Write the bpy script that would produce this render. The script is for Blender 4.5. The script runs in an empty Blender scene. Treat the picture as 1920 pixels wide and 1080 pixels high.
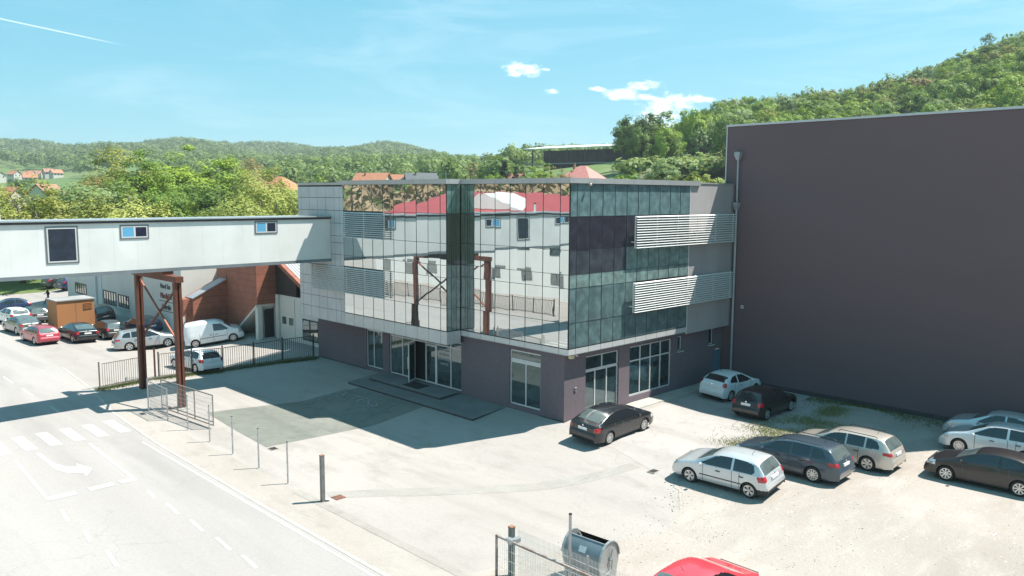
import bpy, bmesh, math, random
import numpy as np
from mathutils import Vector, Matrix
R = math.radians
random.seed(7)
rng = np.random.default_rng(11)
sc = bpy.context.scene
COL = sc.collection

# ------------------------------------------------------------------ camera
CAM = Vector((-29.1456, -25.6281, 11.1549))
YAW, PITCH, ROLL, FPX = 0.7920, 0.1143, 0.0053, 1518.69
fw = Vector((math.cos(YAW) * math.cos(PITCH), math.sin(YAW) * math.cos(PITCH), -math.sin(PITCH)))
rt = Vector((math.sin(YAW), -math.cos(YAW), 0))
up = rt.cross(fw)
rt2 = rt * math.cos(ROLL) + up * math.sin(ROLL)
up2 = up * math.cos(ROLL) - rt * math.sin(ROLL)
cd = bpy.data.cameras.new('camera')
cam = bpy.data.objects.new('camera', cd)
COL.objects.link(cam)
M3 = Matrix((rt2, up2, -fw)).transposed().to_4x4()
M3.translation = CAM
cam.matrix_world = M3
cd.sensor_width = 36
cd.lens = 36 * FPX / 1920
cd.clip_start = 0.3
cd.clip_end = 12000
sc.camera = cam

# ------------------------------------------------------------------ sun, sky, exposure
SUN = Vector((0.49, -0.31, 1)).normalized()          # towards the sun
EL = math.asin(SUN.z)
sl = bpy.data.lights.new('sun', 'SUN')
sl.energy = 5.0
sl.angle = R(0.53)
sl.color = (1, 0.94, 0.85)
so = bpy.data.objects.new('sun', sl)
COL.objects.link(so)
so.rotation_euler = (-SUN).to_track_quat('-Z', 'Y').to_euler()
so.location = (0, 0, 60)
vs = sc.view_settings
vs.view_transform = 'Standard'
vs.look = 'None'
vs.exposure = 1.05
vs.gamma = 1
vs.use_curve_mapping = False
sc.render.engine = 'CYCLES'
sc.cycles.use_denoising = True
sc.cycles.max_bounces = 7
sc.cycles.diffuse_bounces = 3
sc.cycles.glossy_bounces = 3
sc.cycles.transmission_bounces = 3
sc.cycles.transparent_max_bounces = 8
sc.cycles.caustics_reflective = False
sc.cycles.caustics_refractive = False
sc.cycles.sample_clamp_indirect = 4


def azel(px, py):
    d = fw + rt2 * ((px - 960) / FPX) - up2 * ((py - 540) / FPX)
    return d.normalized()


world = bpy.data.worlds.new("World")
sc.world = world
world.use_nodes = True
wn, wl = world.node_tree.nodes, world.node_tree.links
for n in list(wn):
    wn.remove(n)


class NT:
    """small helper to write node maths"""
    def __init__(s, nodes, links): s.n, s.l = nodes, links
    def put(s, sock, v):
        if isinstance(v, (int, float)): sock.default_value = v
        elif isinstance(v, (tuple, list, Vector)): sock.default_value = tuple(v)
        else: s.l.new(v, sock)
    def m(s, op, *a, clamp=False):
        n = s.n.new('ShaderNodeMath'); n.operation = op; n.use_clamp = clamp
        for i, v in enumerate(a): s.put(n.inputs[i], v)
        return n.outputs[0]
    def vm(s, op, *a, out=0):
        n = s.n.new('ShaderNodeVectorMath'); n.operation = op
        for i, v in enumerate(a): s.put(n.inputs[i], v)
        return n.outputs['Value'] if op in ('DOT_PRODUCT', 'LENGTH') else n.outputs[0]
    def noise(s, vec, scale, detail=4, rough=.55, dist=0):
        n = s.n.new('ShaderNodeTexNoise'); n.inputs['Scale'].default_value = scale
        n.inputs['Detail'].default_value = detail; n.inputs['Roughness'].default_value = rough
        n.inputs['Distortion'].default_value = dist
        if vec is not None: s.l.new(vec, n.inputs['Vector'])
        return n.outputs['Fac']
    def mapr(s, v, a, b, c=0., d=1., smooth=True):
        n = s.n.new('ShaderNodeMapRange'); n.interpolation_type = 'SMOOTHSTEP' if smooth else 'LINEAR'
        s.put(n.inputs[0], v)
        for i, x in enumerate((a, b, c, d)): n.inputs[i + 1].default_value = x
        return n.outputs[0]
    def mix(s, f, a, b, mode='MIX'):
        n = s.n.new('ShaderNodeMix'); n.data_type = 'RGBA'; n.blend_type = mode
        s.put(n.inputs[0], f)
        for i, v in ((6, a), (7, b)):
            if isinstance(v, (tuple, list)): v = tuple(v) + (1,) * (4 - len(v))
            s.put(n.inputs[i], v)
        return n.outputs[2]


w = NT(wn, wl)
sky = wn.new('ShaderNodeTexSky')
sky.sky_type = 'NISHITA'
sky.sun_disc = False
sky.sun_elevation = EL
sky.sun_rotation = math.atan2(SUN.x, SUN.y)
sky.altitude = 300
sky.air_density = 1.0
sky.dust_density = 0.6
sky.ozone_density = 1.6
tc = wn.new('ShaderNodeTexCoord')
V = tc.outputs['Generated']
base = w.mix(.6, w.mix(1.0, sky.outputs[0], (0.74, 0.98, 0.98), 'MULTIPLY'), (.86, 3.88, 4.92))
# small fair-weather clouds, each an elongated patch of sky with a ragged edge
clouds = [(980, 131, 34, 13), (1035, 172, 14, 4.5), (1120, 167, 15, 4), (1022, 130, 8, 2.5), (1165, 176, 28, 10), (1208, 161, 32, 8),
          (1205, 183, 34, 6), (1262, 190, 52, 14), (1240, 212, 40, 18), (1308, 187, 26, 7), (1225, 236, 50, 14)]
nz = w.noise(w.vm('MULTIPLY', V, (1, 1, 2.2)), 62, 7, .66)
nz2 = w.m('SUBTRACT', nz, 0.5)
total = None
for (px, py, a, b) in clouds:
    c = azel(px, py)
    e1 = c.cross(Vector((0, 0, 1))).normalized()
    e2 = e1.cross(c).normalized()
    du = w.m('DIVIDE', w.vm('DOT_PRODUCT', V, e1), a * .95 / FPX)
    dv = w.m('DIVIDE', w.m('SUBTRACT', w.vm('DOT_PRODUCT', V, e2), 0.0), b / FPX)
    r2 = w.m('ADD', w.m('MULTIPLY', du, du), w.m('MULTIPLY', dv, dv))
    r2 = w.m('ADD', r2, w.m('MULTIPLY', nz2, 6.5))
    f = w.mapr(r2, 1.5, -.9)
    f = w.m('MULTIPLY', f, w.m('GREATER_THAN', w.vm('DOT_PRODUCT', V, c), 0.9))
    total = f if total is None else w.m('MAXIMUM', total, f)
# thin cirrus
st = w.vm('MULTIPLY', V, (2.2, 2.2, 13))
ci = w.mapr(w.noise(st, 1.5, 5, .62, .8), .45, .80, 0, .14)
total = w.m('MAXIMUM', w.m('MULTIPLY', total, .96), ci)
# contrail
c1, c2 = azel(-60, 22), azel(246, 88)
nn = c1.cross(c2).normalized()
al = (c2 - c1).normalized()
dist = w.m('ABSOLUTE', w.vm('DOT_PRODUCT', V, nn))
f = w.mapr(dist, .0011, .0002)
f = w.m('MULTIPLY', f, w.mapr(w.m('SUBTRACT', w.vm('DOT_PRODUCT', V, al), float(c2.dot(al))), .004, -.06))
f = w.m('MULTIPLY', f, w.m('GREATER_THAN', w.vm('DOT_PRODUCT', V, c2), .5))
total = w.m('MAXIMUM', total, w.m('MULTIPLY', f, .42))
cc = w.mix(total, base, (10.4, 10.6, 10.8))
bg = wn.new('ShaderNodeBackground')
bg.inputs['Strength'].default_value = 0.083
wl.new(cc, bg.inputs['Color'])
wo = wn.new('ShaderNodeOutputWorld')
wl.new(bg.outputs[0], wo.inputs['Surface'])

# ------------------------------------------------------------------ materials
MATS = {}


def mat(name, col, rough=.6, metal=0., var=0., vs_=3., col2=None, bump=0., bs=20., coat=0., spec=.5, vs3=None, detail=5, streak=None, obj=False):
    if name in MATS: return MATS[name]
    m = bpy.data.materials.new(name); m.use_nodes = True
    n, l = m.node_tree.nodes, m.node_tree.links
    b = n['Principled BSDF']; t = NT(n, l)
    b.inputs['Roughness'].default_value = rough; b.inputs['Metallic'].default_value = metal
    b.inputs['Coat Weight'].default_value = coat if max(col) > .03 else coat * .6; b.inputs['Coat Roughness'].default_value = .04
    b.inputs['Specular IOR Level'].default_value = spec
    g = n.new('ShaderNodeNewGeometry')
    P = g.outputs['Position']
    if obj:
        P = n.new('ShaderNodeTexCoord').outputs['Object']
    c = tuple(col) + (1,)
    if var > 0 or col2:
        c2 = col2 if col2 else tuple(x * (1 - var) for x in col)
        src = P if streak is None else t.vm('MULTIPLY', P, streak)
        f = t.mapr(t.noise(src, vs_, detail, .62), .36, .66)
        o = t.mix(f, col, c2)
        if vs3:
            f3 = t.noise(P, vs3, 3, .6)
            o = t.mix(t.mapr(f3, .3, .75, 0, .55), o, tuple(x * .72 for x in col))
        l.new(o, b.inputs['Base Color'])
    else:
        b.inputs['Base Color'].default_value = c
    if bump:
        bn = n.new('ShaderNodeBump'); bn.inputs['Strength'].default_value = bump; bn.inputs['Distance'].default_value = .03
        l.new(t.noise(P, bs, 6, .65), bn.inputs['Height']); l.new(bn.outputs[0], b.inputs['Normal'])
    MATS[name] = m
    return m


def paint(name, col, metal=.35, rough=.32):
    return mat('paint ' + name, col, rough, metal, .06, 1.5, coat=1.0)


def glassy(name, tint, base_col, refl=.5, wob=.35, rough=.01):
    """coated facade glass: a mirror-like coat over a tinted body, each pane slightly bowed"""
    if name in MATS: return MATS[name]
    m = bpy.data.materials.new(name); m.use_nodes = True
    n, l = m.node_tree.nodes, m.node_tree.links; t = NT(n, l)
    b = n['Principled BSDF']
    tcn = n.new('ShaderNodeTexCoord'); oi = n.new('ShaderNodeObjectInfo')
    off = t.m('MULTIPLY', oi.outputs['Random'], 90.)
    g = n.new('ShaderNodeNewGeometry')
    cmb = n.new('ShaderNodeCombineXYZ'); l.new(off, cmb.inputs[0]); l.new(off, cmb.inputs[2])
    v = t.vm('ADD', g.outputs['Position'], cmb.outputs[0])
    f = t.noise(v, 2.0, 3, .55)
    c2 = tuple(x * 1.75 for x in base_col)
    l.new(t.mix(t.mapr(f, .35, .7), base_col, c2), b.inputs['Base Color'])
    b.inputs['Roughness'].default_value = .35; b.inputs['Specular IOR Level'].default_value = .2
    bn = n.new('ShaderNodeBump'); bn.inputs['Strength'].default_value = 1; bn.inputs['Distance'].default_value = .006 * wob
    l.new(t.noise(v, .62, 1.5, .4), bn.inputs['Height'])
    gl = n.new('ShaderNodeBsdfGlossy'); gl.inputs['Roughness'].default_value = rough; gl.inputs['Color'].default_value = tint + (1,)
    l.new(bn.outputs[0], gl.inputs['Normal'])
    fr = n.new('ShaderNodeFresnel'); fr.inputs['IOR'].default_value = 1.5
    fac = t.m('ADD', t.m('MULTIPLY', fr.outputs[0], 1 - refl), refl, clamp=True)
    mx = n.new('ShaderNodeMixShader'); l.new(fac, mx.inputs[0]); l.new(b.outputs[0], mx.inputs[1]); l.new(gl.outputs[0], mx.inputs[2])
    l.new(mx.outputs[0], n['Material Output'].inputs['Surface'])
    MATS[name] = m
    return m


def leafmat(name, c1, c2, c3=None, trans=.24):
    if name in MATS: return MATS[name]
    m = bpy.data.materials.new(name); m.use_nodes = True
    n, l = m.node_tree.nodes, m.node_tree.links; t = NT(n, l)
    b = n['Principled BSDF']; b.inputs['Roughness'].default_value = .65; b.inputs['Specular IOR Level'].default_value = .25
    at = n.new('ShaderNodeAttribute'); at.attribute_name = 'tint'
    oi = n.new('ShaderNodeObjectInfo')
    f = t.m('ADD', t.m('MULTIPLY', at.outputs['Fac'], .8), t.m('MULTIPLY', t.m('SUBTRACT', oi.outputs['Random'], .3), .7), clamp=True)
    col = t.mix(f, c1, c2)
    if c3:
        f3 = t.mapr(oi.outputs['Random'], .72, .95); col = t.mix(f3, col, c3)
    l.new(col, b.inputs['Base Color'])
    tr = n.new('ShaderNodeBsdfTranslucent'); l.new(t.mix(.5, col, (.32, .42, .05)), tr.inputs['Color'])
    mx = n.new('ShaderNodeMixShader'); mx.inputs[0].default_value = trans
    l.new(b.outputs[0], mx.inputs[1]); l.new(tr.outputs[0], mx.inputs[2]); l.new(mx.outputs[0], n['Material Output'].inputs['Surface'])
    MATS[name] = m
    return m


# ------------------------------------------------------------------ builders
def tag(o, label=None, cat=None, group=None, kind=None):
    if label: o['label'] = label
    if cat: o['category'] = cat
    if group: o['group'] = group
    if kind: o['kind'] = kind
    return o


def thing(name, label, cat, loc=(0, 0, 0), rz=0., group=None):
    o = bpy.data.objects.new(name, None); COL.objects.link(o)
    o.location = loc; o.rotation_euler = (0, 0, rz); o.empty_display_size = .2
    return tag(o, label, cat, group)


def mkobj(name, me, parent=None):
    o = bpy.data.objects.new(name, me); COL.objects.link(o)
    if parent is not None: o.parent = parent
    return o


class MB:
    def __init__(s): s.v, s.f = [], []
    def add(s, vs, fs):
        k = len(s.v); s.v += [tuple(v) for v in vs]; s.f += [tuple(i + k for i in f) for f in fs]; return s
    def hexa(s, p):  # 8 pts: bottom 4 ccw, top 4 ccw
        return s.add(p, [(0, 3, 2, 1), (4, 5, 6, 7), (0, 1, 5, 4), (1, 2, 6, 5), (2, 3, 7, 6), (3, 0, 4, 7)])
    def box(s, x0, y0, z0, x1, y1, z1):
        if x0 > x1: x0, x1 = x1, x0
        if y0 > y1: y0, y1 = y1, y0
        if z0 > z1: z0, z1 = z1, z0
        return s.hexa([(x0, y0, z0), (x1, y0, z0), (x1, y1, z0), (x0, y1, z0), (x0, y0, z1), (x1, y0, z1), (x1, y1, z1), (x0, y1, z1)])
    def bar(s, p, q, w_, h_):
        p, q = Vector(p), Vector(q); d = (q - p).normalized()
        u = d.cross(Vector((0, 0, 1)))
        if u.length < 1e-3: u = Vector((1, 0, 0))
        u.normalize(); v = u.cross(d).normalized()
        a, b = u * w_ / 2, v * h_ / 2
        return s.hexa([p - a - b, p + a - b, p + a + b, p - a + b, q - a - b, q + a - b, q + a + b, q - a + b])
    def tube(s, p, q, r0, r1=None, n=8, cap=True):
        r1 = r0 if r1 is None else r1
        p, q = Vector(p), Vector(q); d = (q - p).normalized()
        u = d.orthogonal().normalized(); v = d.cross(u)
        vs = []
        for c, r in ((p, r0), (q, r1)):
            for i in range(n):
                a = 2 * math.pi * i / n
                vs.append(c + (u * math.cos(a) + v * math.sin(a)) * r)
        fs = [(i, (i + 1) % n, n + (i + 1) % n, n + i) for i in range(n)]
        if cap: fs += [tuple(range(n))[::-1], tuple(range(n, 2 * n))]
        return s.add(vs, fs)
    def lathe(s, prof, c, axis='y', n=20):  # prof: (along, r)
        c = Vector(c); A = Vector((0, 1, 0)) if axis == 'y' else Vector((0, 0, 1)) if axis == 'z' else Vector((1, 0, 0))
        u = A.orthogonal().normalized(); v = A.cross(u); vs = []; m = len(prof)
        for (a, r) in prof:
            for i in range(n):
                t = 2 * math.pi * i / n
                vs.append(c + A * a + (u * math.cos(t) + v * math.sin(t)) * r)
        fs = [(j * n + i, j * n + (i + 1) % n, (j + 1) * n + (i + 1) % n, (j + 1) * n + i) for j in range(m - 1) for i in range(n)]
        return s.add(vs, fs)
    def prism(s, poly, d):  # poly: list of 3d points, extruded by vector d
        n = len(poly); P = [Vector(p) for p in poly]; D = Vector(d)
        vs = P + [p + D for p in P]
        return s.add(vs, [tuple(range(n))[::-1], tuple(range(n, 2 * n))] + [(i, (i + 1) % n, n + (i + 1) % n, n + i) for i in range(n)])
    def build(s, name, m, parent=None, smooth=False, bevel=0, world_coords=False):
        me = bpy.data.meshes.new(name)
        vs = s.v
        if parent is not None and world_coords:
            lo = parent.location; vs = [(v[0] - lo.x, v[1] - lo.y, v[2] - lo.z) for v in vs]
        me.from_pydata(vs, [], s.f); me.materials.append(m)
        if smooth:
            me.polygons.foreach_set('use_smooth', [True] * len(me.polygons))
        bm = bmesh.new(); bm.from_mesh(me); bmesh.ops.recalc_face_normals(bm, faces=bm.faces)
        if bevel:
            es = [e for e in bm.edges if len(e.link_faces) == 2 and e.calc_face_angle(0) > .6]
            bmesh.ops.bevel(bm, geom=es, offset=bevel, segments=2, affect='EDGES', profile=.5)
        bm.to_mesh(me); bm.free()
        return mkobj(name, me, parent)


def np_mesh(name, verts, quads, m, tint=None, smooth=False):
    me = bpy.data.meshes.new(name)
    nv, nf = len(verts), len(quads); k = quads.shape[1]
    me.vertices.add(nv); me.vertices.foreach_set('co', verts.astype(np.float32).ravel())
    me.loops.add(nf * k); me.loops.foreach_set('vertex_index', quads.astype(np.int32).ravel())
    me.polygons.add(nf); me.polygons.foreach_set('loop_start', np.arange(0, nf * k, k, dtype=np.int32))
    me.polygons.foreach_set('loop_total', np.full(nf, k, dtype=np.int32))
    if smooth: me.polygons.foreach_set('use_smooth', np.ones(nf, dtype=bool))
    me.materials.append(m)
    if tint is not None:
        a = me.attributes.new('tint', 'FLOAT', 'FACE'); a.data.foreach_set('value', tint.astype(np.float32))
    me.update(calc_edges=True); me.validate()
    return me


def text_mesh(s, size, extrude=.006, bold=0.0, spacing=1.0):
    cu = bpy.data.curves.new('txt', 'FONT'); cu.body = s; cu.size = size; cu.extrude = extrude; cu.offset = bold
    cu.align_x = 'CENTER'; cu.space_character = spacing
    o = bpy.data.objects.new('txt', cu); COL.objects.link(o)
    dg = bpy.context.evaluated_depsgraph_get()
    me = bpy.data.meshes.new_from_object(o.evaluated_get(dg))
    bpy.data.objects.remove(o)
    return me


# ------------------------------------------------------------------ ground heights
def clamp(v): return min(max(v, 0.), 1.)


def gz(x, y):
    a = clamp((.6 - x) / 6.1); b = clamp((.6 - y) / 3.6)
    return -.78 * a + .18 * clamp((-x - 5.5) / 5.5) - .2 * b * (1 - a)


AZT = {
    -60: [(90, -2), (300, 5), (600, 20), (4000, 60)],
    -10: [(60, -2), (120, 2), (220, 22), (350, 55), (450, 70), (1000, 80), (4000, 90)],
    13.1: [(70, -2), (150, 12), (220, 22), (350, 55), (450, 70), (1000, 80), (4000, 90)],
    22.5: [(70, -2), (150, 12), (220, 17), (350, 40), (450, 52), (1000, 60), (4000, 90)],
    30.4: [(70, -2), (110, 9), (150, 13), (220, 16), (300, 31), (400, 40), (1000, 45), (4000, 90)],
    35: [(70, -2), (110, 9), (160, 13), (230, 15), (350, 24), (450, 30), (1000, 40), (2600, 140), (4000, 100)],
    38: [(80, -2), (110, 7), (200, 13), (300, 22), (400, 25), (700, 30), (2600, 152), (4000, 100)],
    41: [(80, -2), (120, 4), (200, 10), (300, 20), (400, 24), (700, 30), (2600, 158), (4000, 100)],
    44: [(80, -2), (120, 0), (200, 7), (300, 15), (350, 22), (700, 33), (2600, 150), (4000, 100)],
    47.6: [(90, -2), (120, -1), (200, 5), (300, 9), (500, 19), (700, 30), (1200, 37), (2600, 100), (4000, 100)],
    51: [(90, -2), (120, -1), (250, 7), (350, 11), (600, 27), (800, 33), (1500, 72), (4000, 100)],
    55: [(90, -2), (120, -1), (250, 7), (350, 11), (600, 26), (800, 34), (1500, 92), (4000, 95)],
    60: [(100, -2), (130, -1), (250, 4), (400, 11), (600, 24), (900, 38), (1600, 93), (4000, 95)],
    69: [(100, -2), (130, -1), (250, 1), (400, 9), (600, 19), (900, 40), (1700, 96), (4000, 95)],
    77.7: [(100, -2), (130, -1), (250, 1), (400, 7), (500, 10), (700, 16), (850, 25), (1000, 42), (1700, 88), (4000, 90)],
    95: [(100, -2), (130, -1), (250, 1), (400, 7), (700, 16), (1700, 88), (4000, 90)],
    110: [(110, -2), (160, 7), (300, 38), (500, 62), (1000, 80), (4000, 90)],
    150: [(90, -2), (150, 8), (280, 38), (500, 62), (1000, 80), (4000, 90)],
    200: [(90, -2), (300, 15), (600, 40), (4000, 90)],
    300: [(90, -2), (300, 5), (600, 20), (4000, 60)],
}
_ak = sorted(AZT)


def tz(az, d):
    """terrain height by compass angle (deg) and distance from the viewpoint"""
    az = (az + 60) % 360 - 60
    i = max(j for j, a in enumerate(_ak) if a <= az)
    a0 = _ak[i]; a1 = _ak[min(i + 1, len(_ak) - 1)]
    def z(a):
        t = AZT[a]; return float(np.interp(d, [p[0] for p in t], [p[1] for p in t]))
    f = 0 if a1 == a0 else (az - a0) / (a1 - a0)
    f = f * f * (3 - 2 * f)
    return z(a0) * (1 - f) + z(a1) * f


def polar(az, d): return CAM.x + d * math.cos(R(az)), CAM.y + d * math.sin(R(az))


def at(px, d):
    """a place on the ground at distance d in the direction of image column px"""
    az = math.degrees(YAW - math.atan((px - 960) / FPX)); x, y = polar(az, d)
    return x, y, tz(az, d)


def hump(x, y): return 1.6 * math.sin(x * .021 + 1.3) * math.cos(y * .017) + .9 * math.sin(x * .06 + y * .045)


def in_site(x, y): return -95 < x < 48 and -70 < y < 118


def terr(x, y):
    dx, dy = x - CAM.x, y - CAM.y; d = math.hypot(dx, dy)
    a = math.degrees(math.atan2(dy, dx))
    return tz(a, d) + hump(x, y) * clamp((d - 120) / 200) + (6 * math.sin(a * .42 + d * .0035) + 4 * math.sin(a * .9 - d * .006)) * clamp((d - 700) / 600) * clamp((2200 - d) / 500)


def G(x, y):
    ex = max(-60 - x, x - 22, 0.); ey = max(-60 - y, y - 100, 0.)
    e = clamp(math.hypot(ex, ey) / 22)
    if e == 0: return gz(x, y)
    e = e * e * (3 - 2 * e)
    return gz(x, y) * (1 - e) + max(terr(x, y), -1) * e


# terrain: one sheet to the horizon
m_ter = bpy.data.materials.new('meadow'); m_ter.use_nodes = True
t = NT(m_ter.node_tree.nodes, m_ter.node_tree.links); b = t.n['Principled BSDF']; b.inputs['Roughness'].default_value = .9
P = t.n.new('ShaderNodeNewGeometry').outputs['Position']
c = t.mix(t.mapr(t.noise(P, .012, 4, .6), .4, .62), (.085, .145, .028), (.15, .18, .06))
c = t.mix(t.mapr(t.noise(P, .35, 5, .7), .42, .7, 0, .5), c, (.05, .085, .02))
t.l.new(c, b.inputs['Base Color'])
rad = [0.01, 12, 25, 40, 55, 70, 80, 90, 100, 110, 120, 130, 140, 150, 165, 180, 195, 210, 225, 240, 260, 280, 300, 325, 350, 375, 400, 440, 480, 520, 560, 600, 660, 720,
       800, 880, 960, 1050, 1150, 1250, 1350, 1450, 1550, 1650, 1750, 1900, 2100, 2300, 2600, 3000, 3500, 4200, 6000]
NA = 300
tv = []
for r in rad:
    for i in range(NA):
        a = 360 * i / NA
        x, y = polar(a, r)
        z = G(x, y)
        if r > 4000: z -= 40
        if in_site(x, y): z -= .5
        tv.append((x, y, z))
tf = [(j * NA + i, j * NA + (i + 1) % NA, (j + 1) * NA + (i + 1) % NA, (j + 1) * NA + i) for j in range(len(rad) - 1) for i in range(NA)]
tag(mkobj('terrain', np_mesh('terrain', np.array(tv), np.array(tf), m_ter, smooth=True)), kind='structure')


def groundmat(name, c1, c2, c3, s1=.12, s2=1.6, streak=(1, 1, 1), speck=.0, bump=.25, dark=None):
    m = bpy.data.materials.new(name); m.use_nodes = True
    t = NT(m.node_tree.nodes, m.node_tree.links); b = t.n['Principled BSDF']; b.inputs['Roughness'].default_value = .88
    b.inputs['Specular IOR Level'].default_value = .2
    P = t.n.new('ShaderNodeNewGeometry').outputs['Position']
    S = t.vm('MULTIPLY', P, streak)
    c = t.mix(t.mapr(t.noise(S, s1, 5, .6), .36, .64), c1, c2)
    c = t.mix(t.mapr(t.noise(S, s2, 6, .68, .3), .46, .72, 0, .8), c, c3)
    c = t.mix(t.mapr(t.noise(P, 14, 4, .7), .3, .75, 0, .28), c, tuple(x * .6 for x in c1))
    if speck:
        vo = t.n.new('ShaderNodeTexVoronoi'); vo.inputs['Scale'].default_value = 6.5; vo.inputs['Randomness'].default_value = 1
        t.l.new(P, vo.inputs['Vector'])
        near = t.mapr(vo.outputs['Distance'], .16, .07)
        clump = t.mapr(t.noise(P, .7, 4, .7), .5, .66)
        c = t.mix(t.m('MULTIPLY', t.m('MULTIPLY', near, clump), speck), c, (.16, .15, .13))
        vo2 = t.n.new('ShaderNodeTexVoronoi'); vo2.inputs['Scale'].default_value = 4.1; t.l.new(P, vo2.inputs['Vector'])
        c = t.mix(t.m('MULTIPLY', t.mapr(vo2.outputs['Distance'], .2, .1), t.m('MULTIPLY', clump, speck)), c, (.66, .64, .6))
    vo3 = t.n.new('ShaderNodeTexVoronoi'); vo3.feature = 'DISTANCE_TO_EDGE'; vo3.inputs['Scale'].default_value = .16
    dn = t.n.new('ShaderNodeTexNoise'); dn.inputs['Scale'].default_value = .8; dn.inputs['Detail'].default_value = 4; t.l.new(P, dn.inputs['Vector'])
    t.l.new(t.vm('ADD', P, t.vm('MULTIPLY', dn.outputs['Color'], (2.2, 2.2, 0))), vo3.inputs['Vector'])
    crk = t.m('MULTIPLY', t.mapr(vo3.outputs['Distance'], .006, .001), t.mapr(t.noise(P, .11, 2), .45, .6))
    c = t.mix(t.m('MULTIPLY', crk, .18 * (speck < .5)), c, tuple(x * .45 for x in c1))
    c = t.mix(t.mapr(t.noise(t.vm('MULTIPLY', P, (.9, .07, 1)), .55, 3, .5, .2), .55, .70, 0, .32), c, tuple(x * .78 for x in c3))
    t.l.new(c, b.inputs['Base Color'])
    bn = t.n.new('ShaderNodeBump'); bn.inputs['Strength'].default_value = bump; bn.inputs['Distance'].default_value = .04
    t.l.new(t.noise(P, 9, 6, .7), bn.inputs['Height']); t.l.new(bn.outputs[0], b.inputs['Normal'])
    return m


M_yard = groundmat('dusty asphalt', (0.326, 0.302, 0.284), (0.367, 0.341, 0.323), (0.286, 0.263, 0.244), .10, .9, (1, .45, 1), .0)
M_lot = groundmat('crushed limestone', (0.363, 0.327, 0.296), (0.294, 0.261, 0.232), (0.422, 0.385, 0.355), .16, .85, (.45, 1, 1), .85, .7)
M_road = groundmat('worn road asphalt', (0.321, 0.300, 0.292), (0.367, 0.345, 0.332), (0.291, 0.276, 0.267), .09, .55, (1, .16, 1), .0, .15)
M_pave = groundmat('pavement concrete', (0.336, 0.302, 0.274), (0.368, 0.337, 0.314), (0.288, 0.259, 0.235), .2, 1.3, (1, .5, 1), .12)
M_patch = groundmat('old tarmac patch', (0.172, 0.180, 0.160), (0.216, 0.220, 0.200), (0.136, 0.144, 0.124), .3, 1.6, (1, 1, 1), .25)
M_setts = groundmat('dark paving', (0.180, 0.180, 0.180), (0.216, 0.216, 0.210), (0.150, 0.150, 0.150), .3, 2, (1, 1, 1), 0)
M_apron = groundmat('pale asphalt apron', (0.351, 0.329, 0.319), (0.384, 0.361, 0.347), (0.310, 0.290, 0.276), .12, 1.1, (1, 1, 1), .1)
M_white = mat('road paint', (.47, .465, .455), .8, 0, .2, 2.2, col2=(.37, .365, .355))
M_kerb = mat('kerb stone', (.42, .40, .37), .85, 0, .2, 1.5)

xs = sorted(set([x for x in np.arange(-96, 49, 3.)] + [-11, -5.5, 0, .6] + list(np.arange(-5, 1, 1.)) + [-4.5, -15.05]))
ys = sorted(set([y for y in np.arange(-72, 119, 3.)] + [-3, -2, -1, 0, .6]))
gv = [(x, y, G(x, y)) for y in ys for x in xs]; nx = len(xs)
gf = [(j * nx + i, j * nx + i + 1, (j + 1) * nx + i + 1, (j + 1) * nx + i) for j in range(len(ys) - 1) for i in range(nx - 1)]
tag(mkobj('ground', np_mesh('ground', np.array(gv, float), np.array(gf), M_yard)), kind='structure')


def sheet(name, poly, m, dz, kind='structure', side=0.):
    bm = bmesh.new()
    bm.faces.new([bm.verts.new((x, y, 0)) for x, y in poly])
    for c in [-11, -5.5, -5, -4, -3, -2, -1, 0, .6]:
        if min(p[0] for p in poly) < c < max(p[0] for p in poly):
            bmesh.ops.bisect_plane(bm, geom=bm.faces[:] + bm.edges[:] + bm.verts[:], plane_co=(c, 0, 0), plane_no=(1, 0, 0))
    for c in [-3, -2, -1, 0, .6]:
        if min(p[1] for p in poly) < c < max(p[1] for p in poly):
            bmesh.ops.bisect_plane(bm, geom=bm.faces[:] + bm.edges[:] + bm.verts[:], plane_co=(0, c, 0), plane_no=(0, 1, 0))
    for v in bm.verts: v.co.z = G(v.co.x, v.co.y) + dz
    if side:
        r = bmesh.ops.extrude_face_region(bm, geom=bm.faces[:])
        for v in [g for g in r['geom'] if isinstance(g, bmesh.types.BMVert)]: v.co.z -= side
    bmesh.ops.recalc_face_normals(bm, faces=bm.faces)
    if not side:
        for f in bm.faces:
            if f.normal.z < 0: f.normal_flip()
    me = bpy.data.meshes.new(name); bm.to_mesh(me); bm.free(); me.materials.append(m)
    o = mkobj(name, me)
    if kind: tag(o, kind=kind)
    return o


# road on the left, running away from the viewer
sheet('road', [(-25.5, -60), (-15.1, -60), (-15.08, 2), (-14.95, 12.5), (-14.5, 20), (-13.6, 26), (-13.0, 34), (-12.7, 48), (-12.9, 62), (-13.6, 100), (-28, 100), (-26, 60), (-25.5, 20)], M_road, .004)
sheet('pavement', [(-15.1, -60), (-13.3, -60), (-13.35, 16), (-12.9, 25.6), (-13.6, 26), (-14.5, 20), (-14.95, 12.5), (-15.08, 2)], M_pave, .008)
sheet('far_road', [(-13.3, 66), (-3, 68), (24, 74), (24, 82), (-2, 78), (-13.4, 90)], M_road, .006)
sheet('gravel_lot', [(-2.6, -8.2), (-.8, -7.3), (1.5, -7.6), (4, -8.0), (7.5, -7.5), (10.5, -8.3), (14.9, -6.6), (14.9, -59), (-13.2, -59), (-13.2, -7.6), (-9, -8.6), (-6, -9.8), (-4, -9.2)], M_lot, .012)
sheet('tarmac_patch', [(-10.9, 16.3), (-8.2, 15.9), (-4.2, 15.3), (-2.25, 14.6), (-2.2, 8.5), (-6.7, 8.55), (-8.9, 8.5), (-11.5, 8.5), (-11.3, 12)], M_patch, .008)
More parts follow.
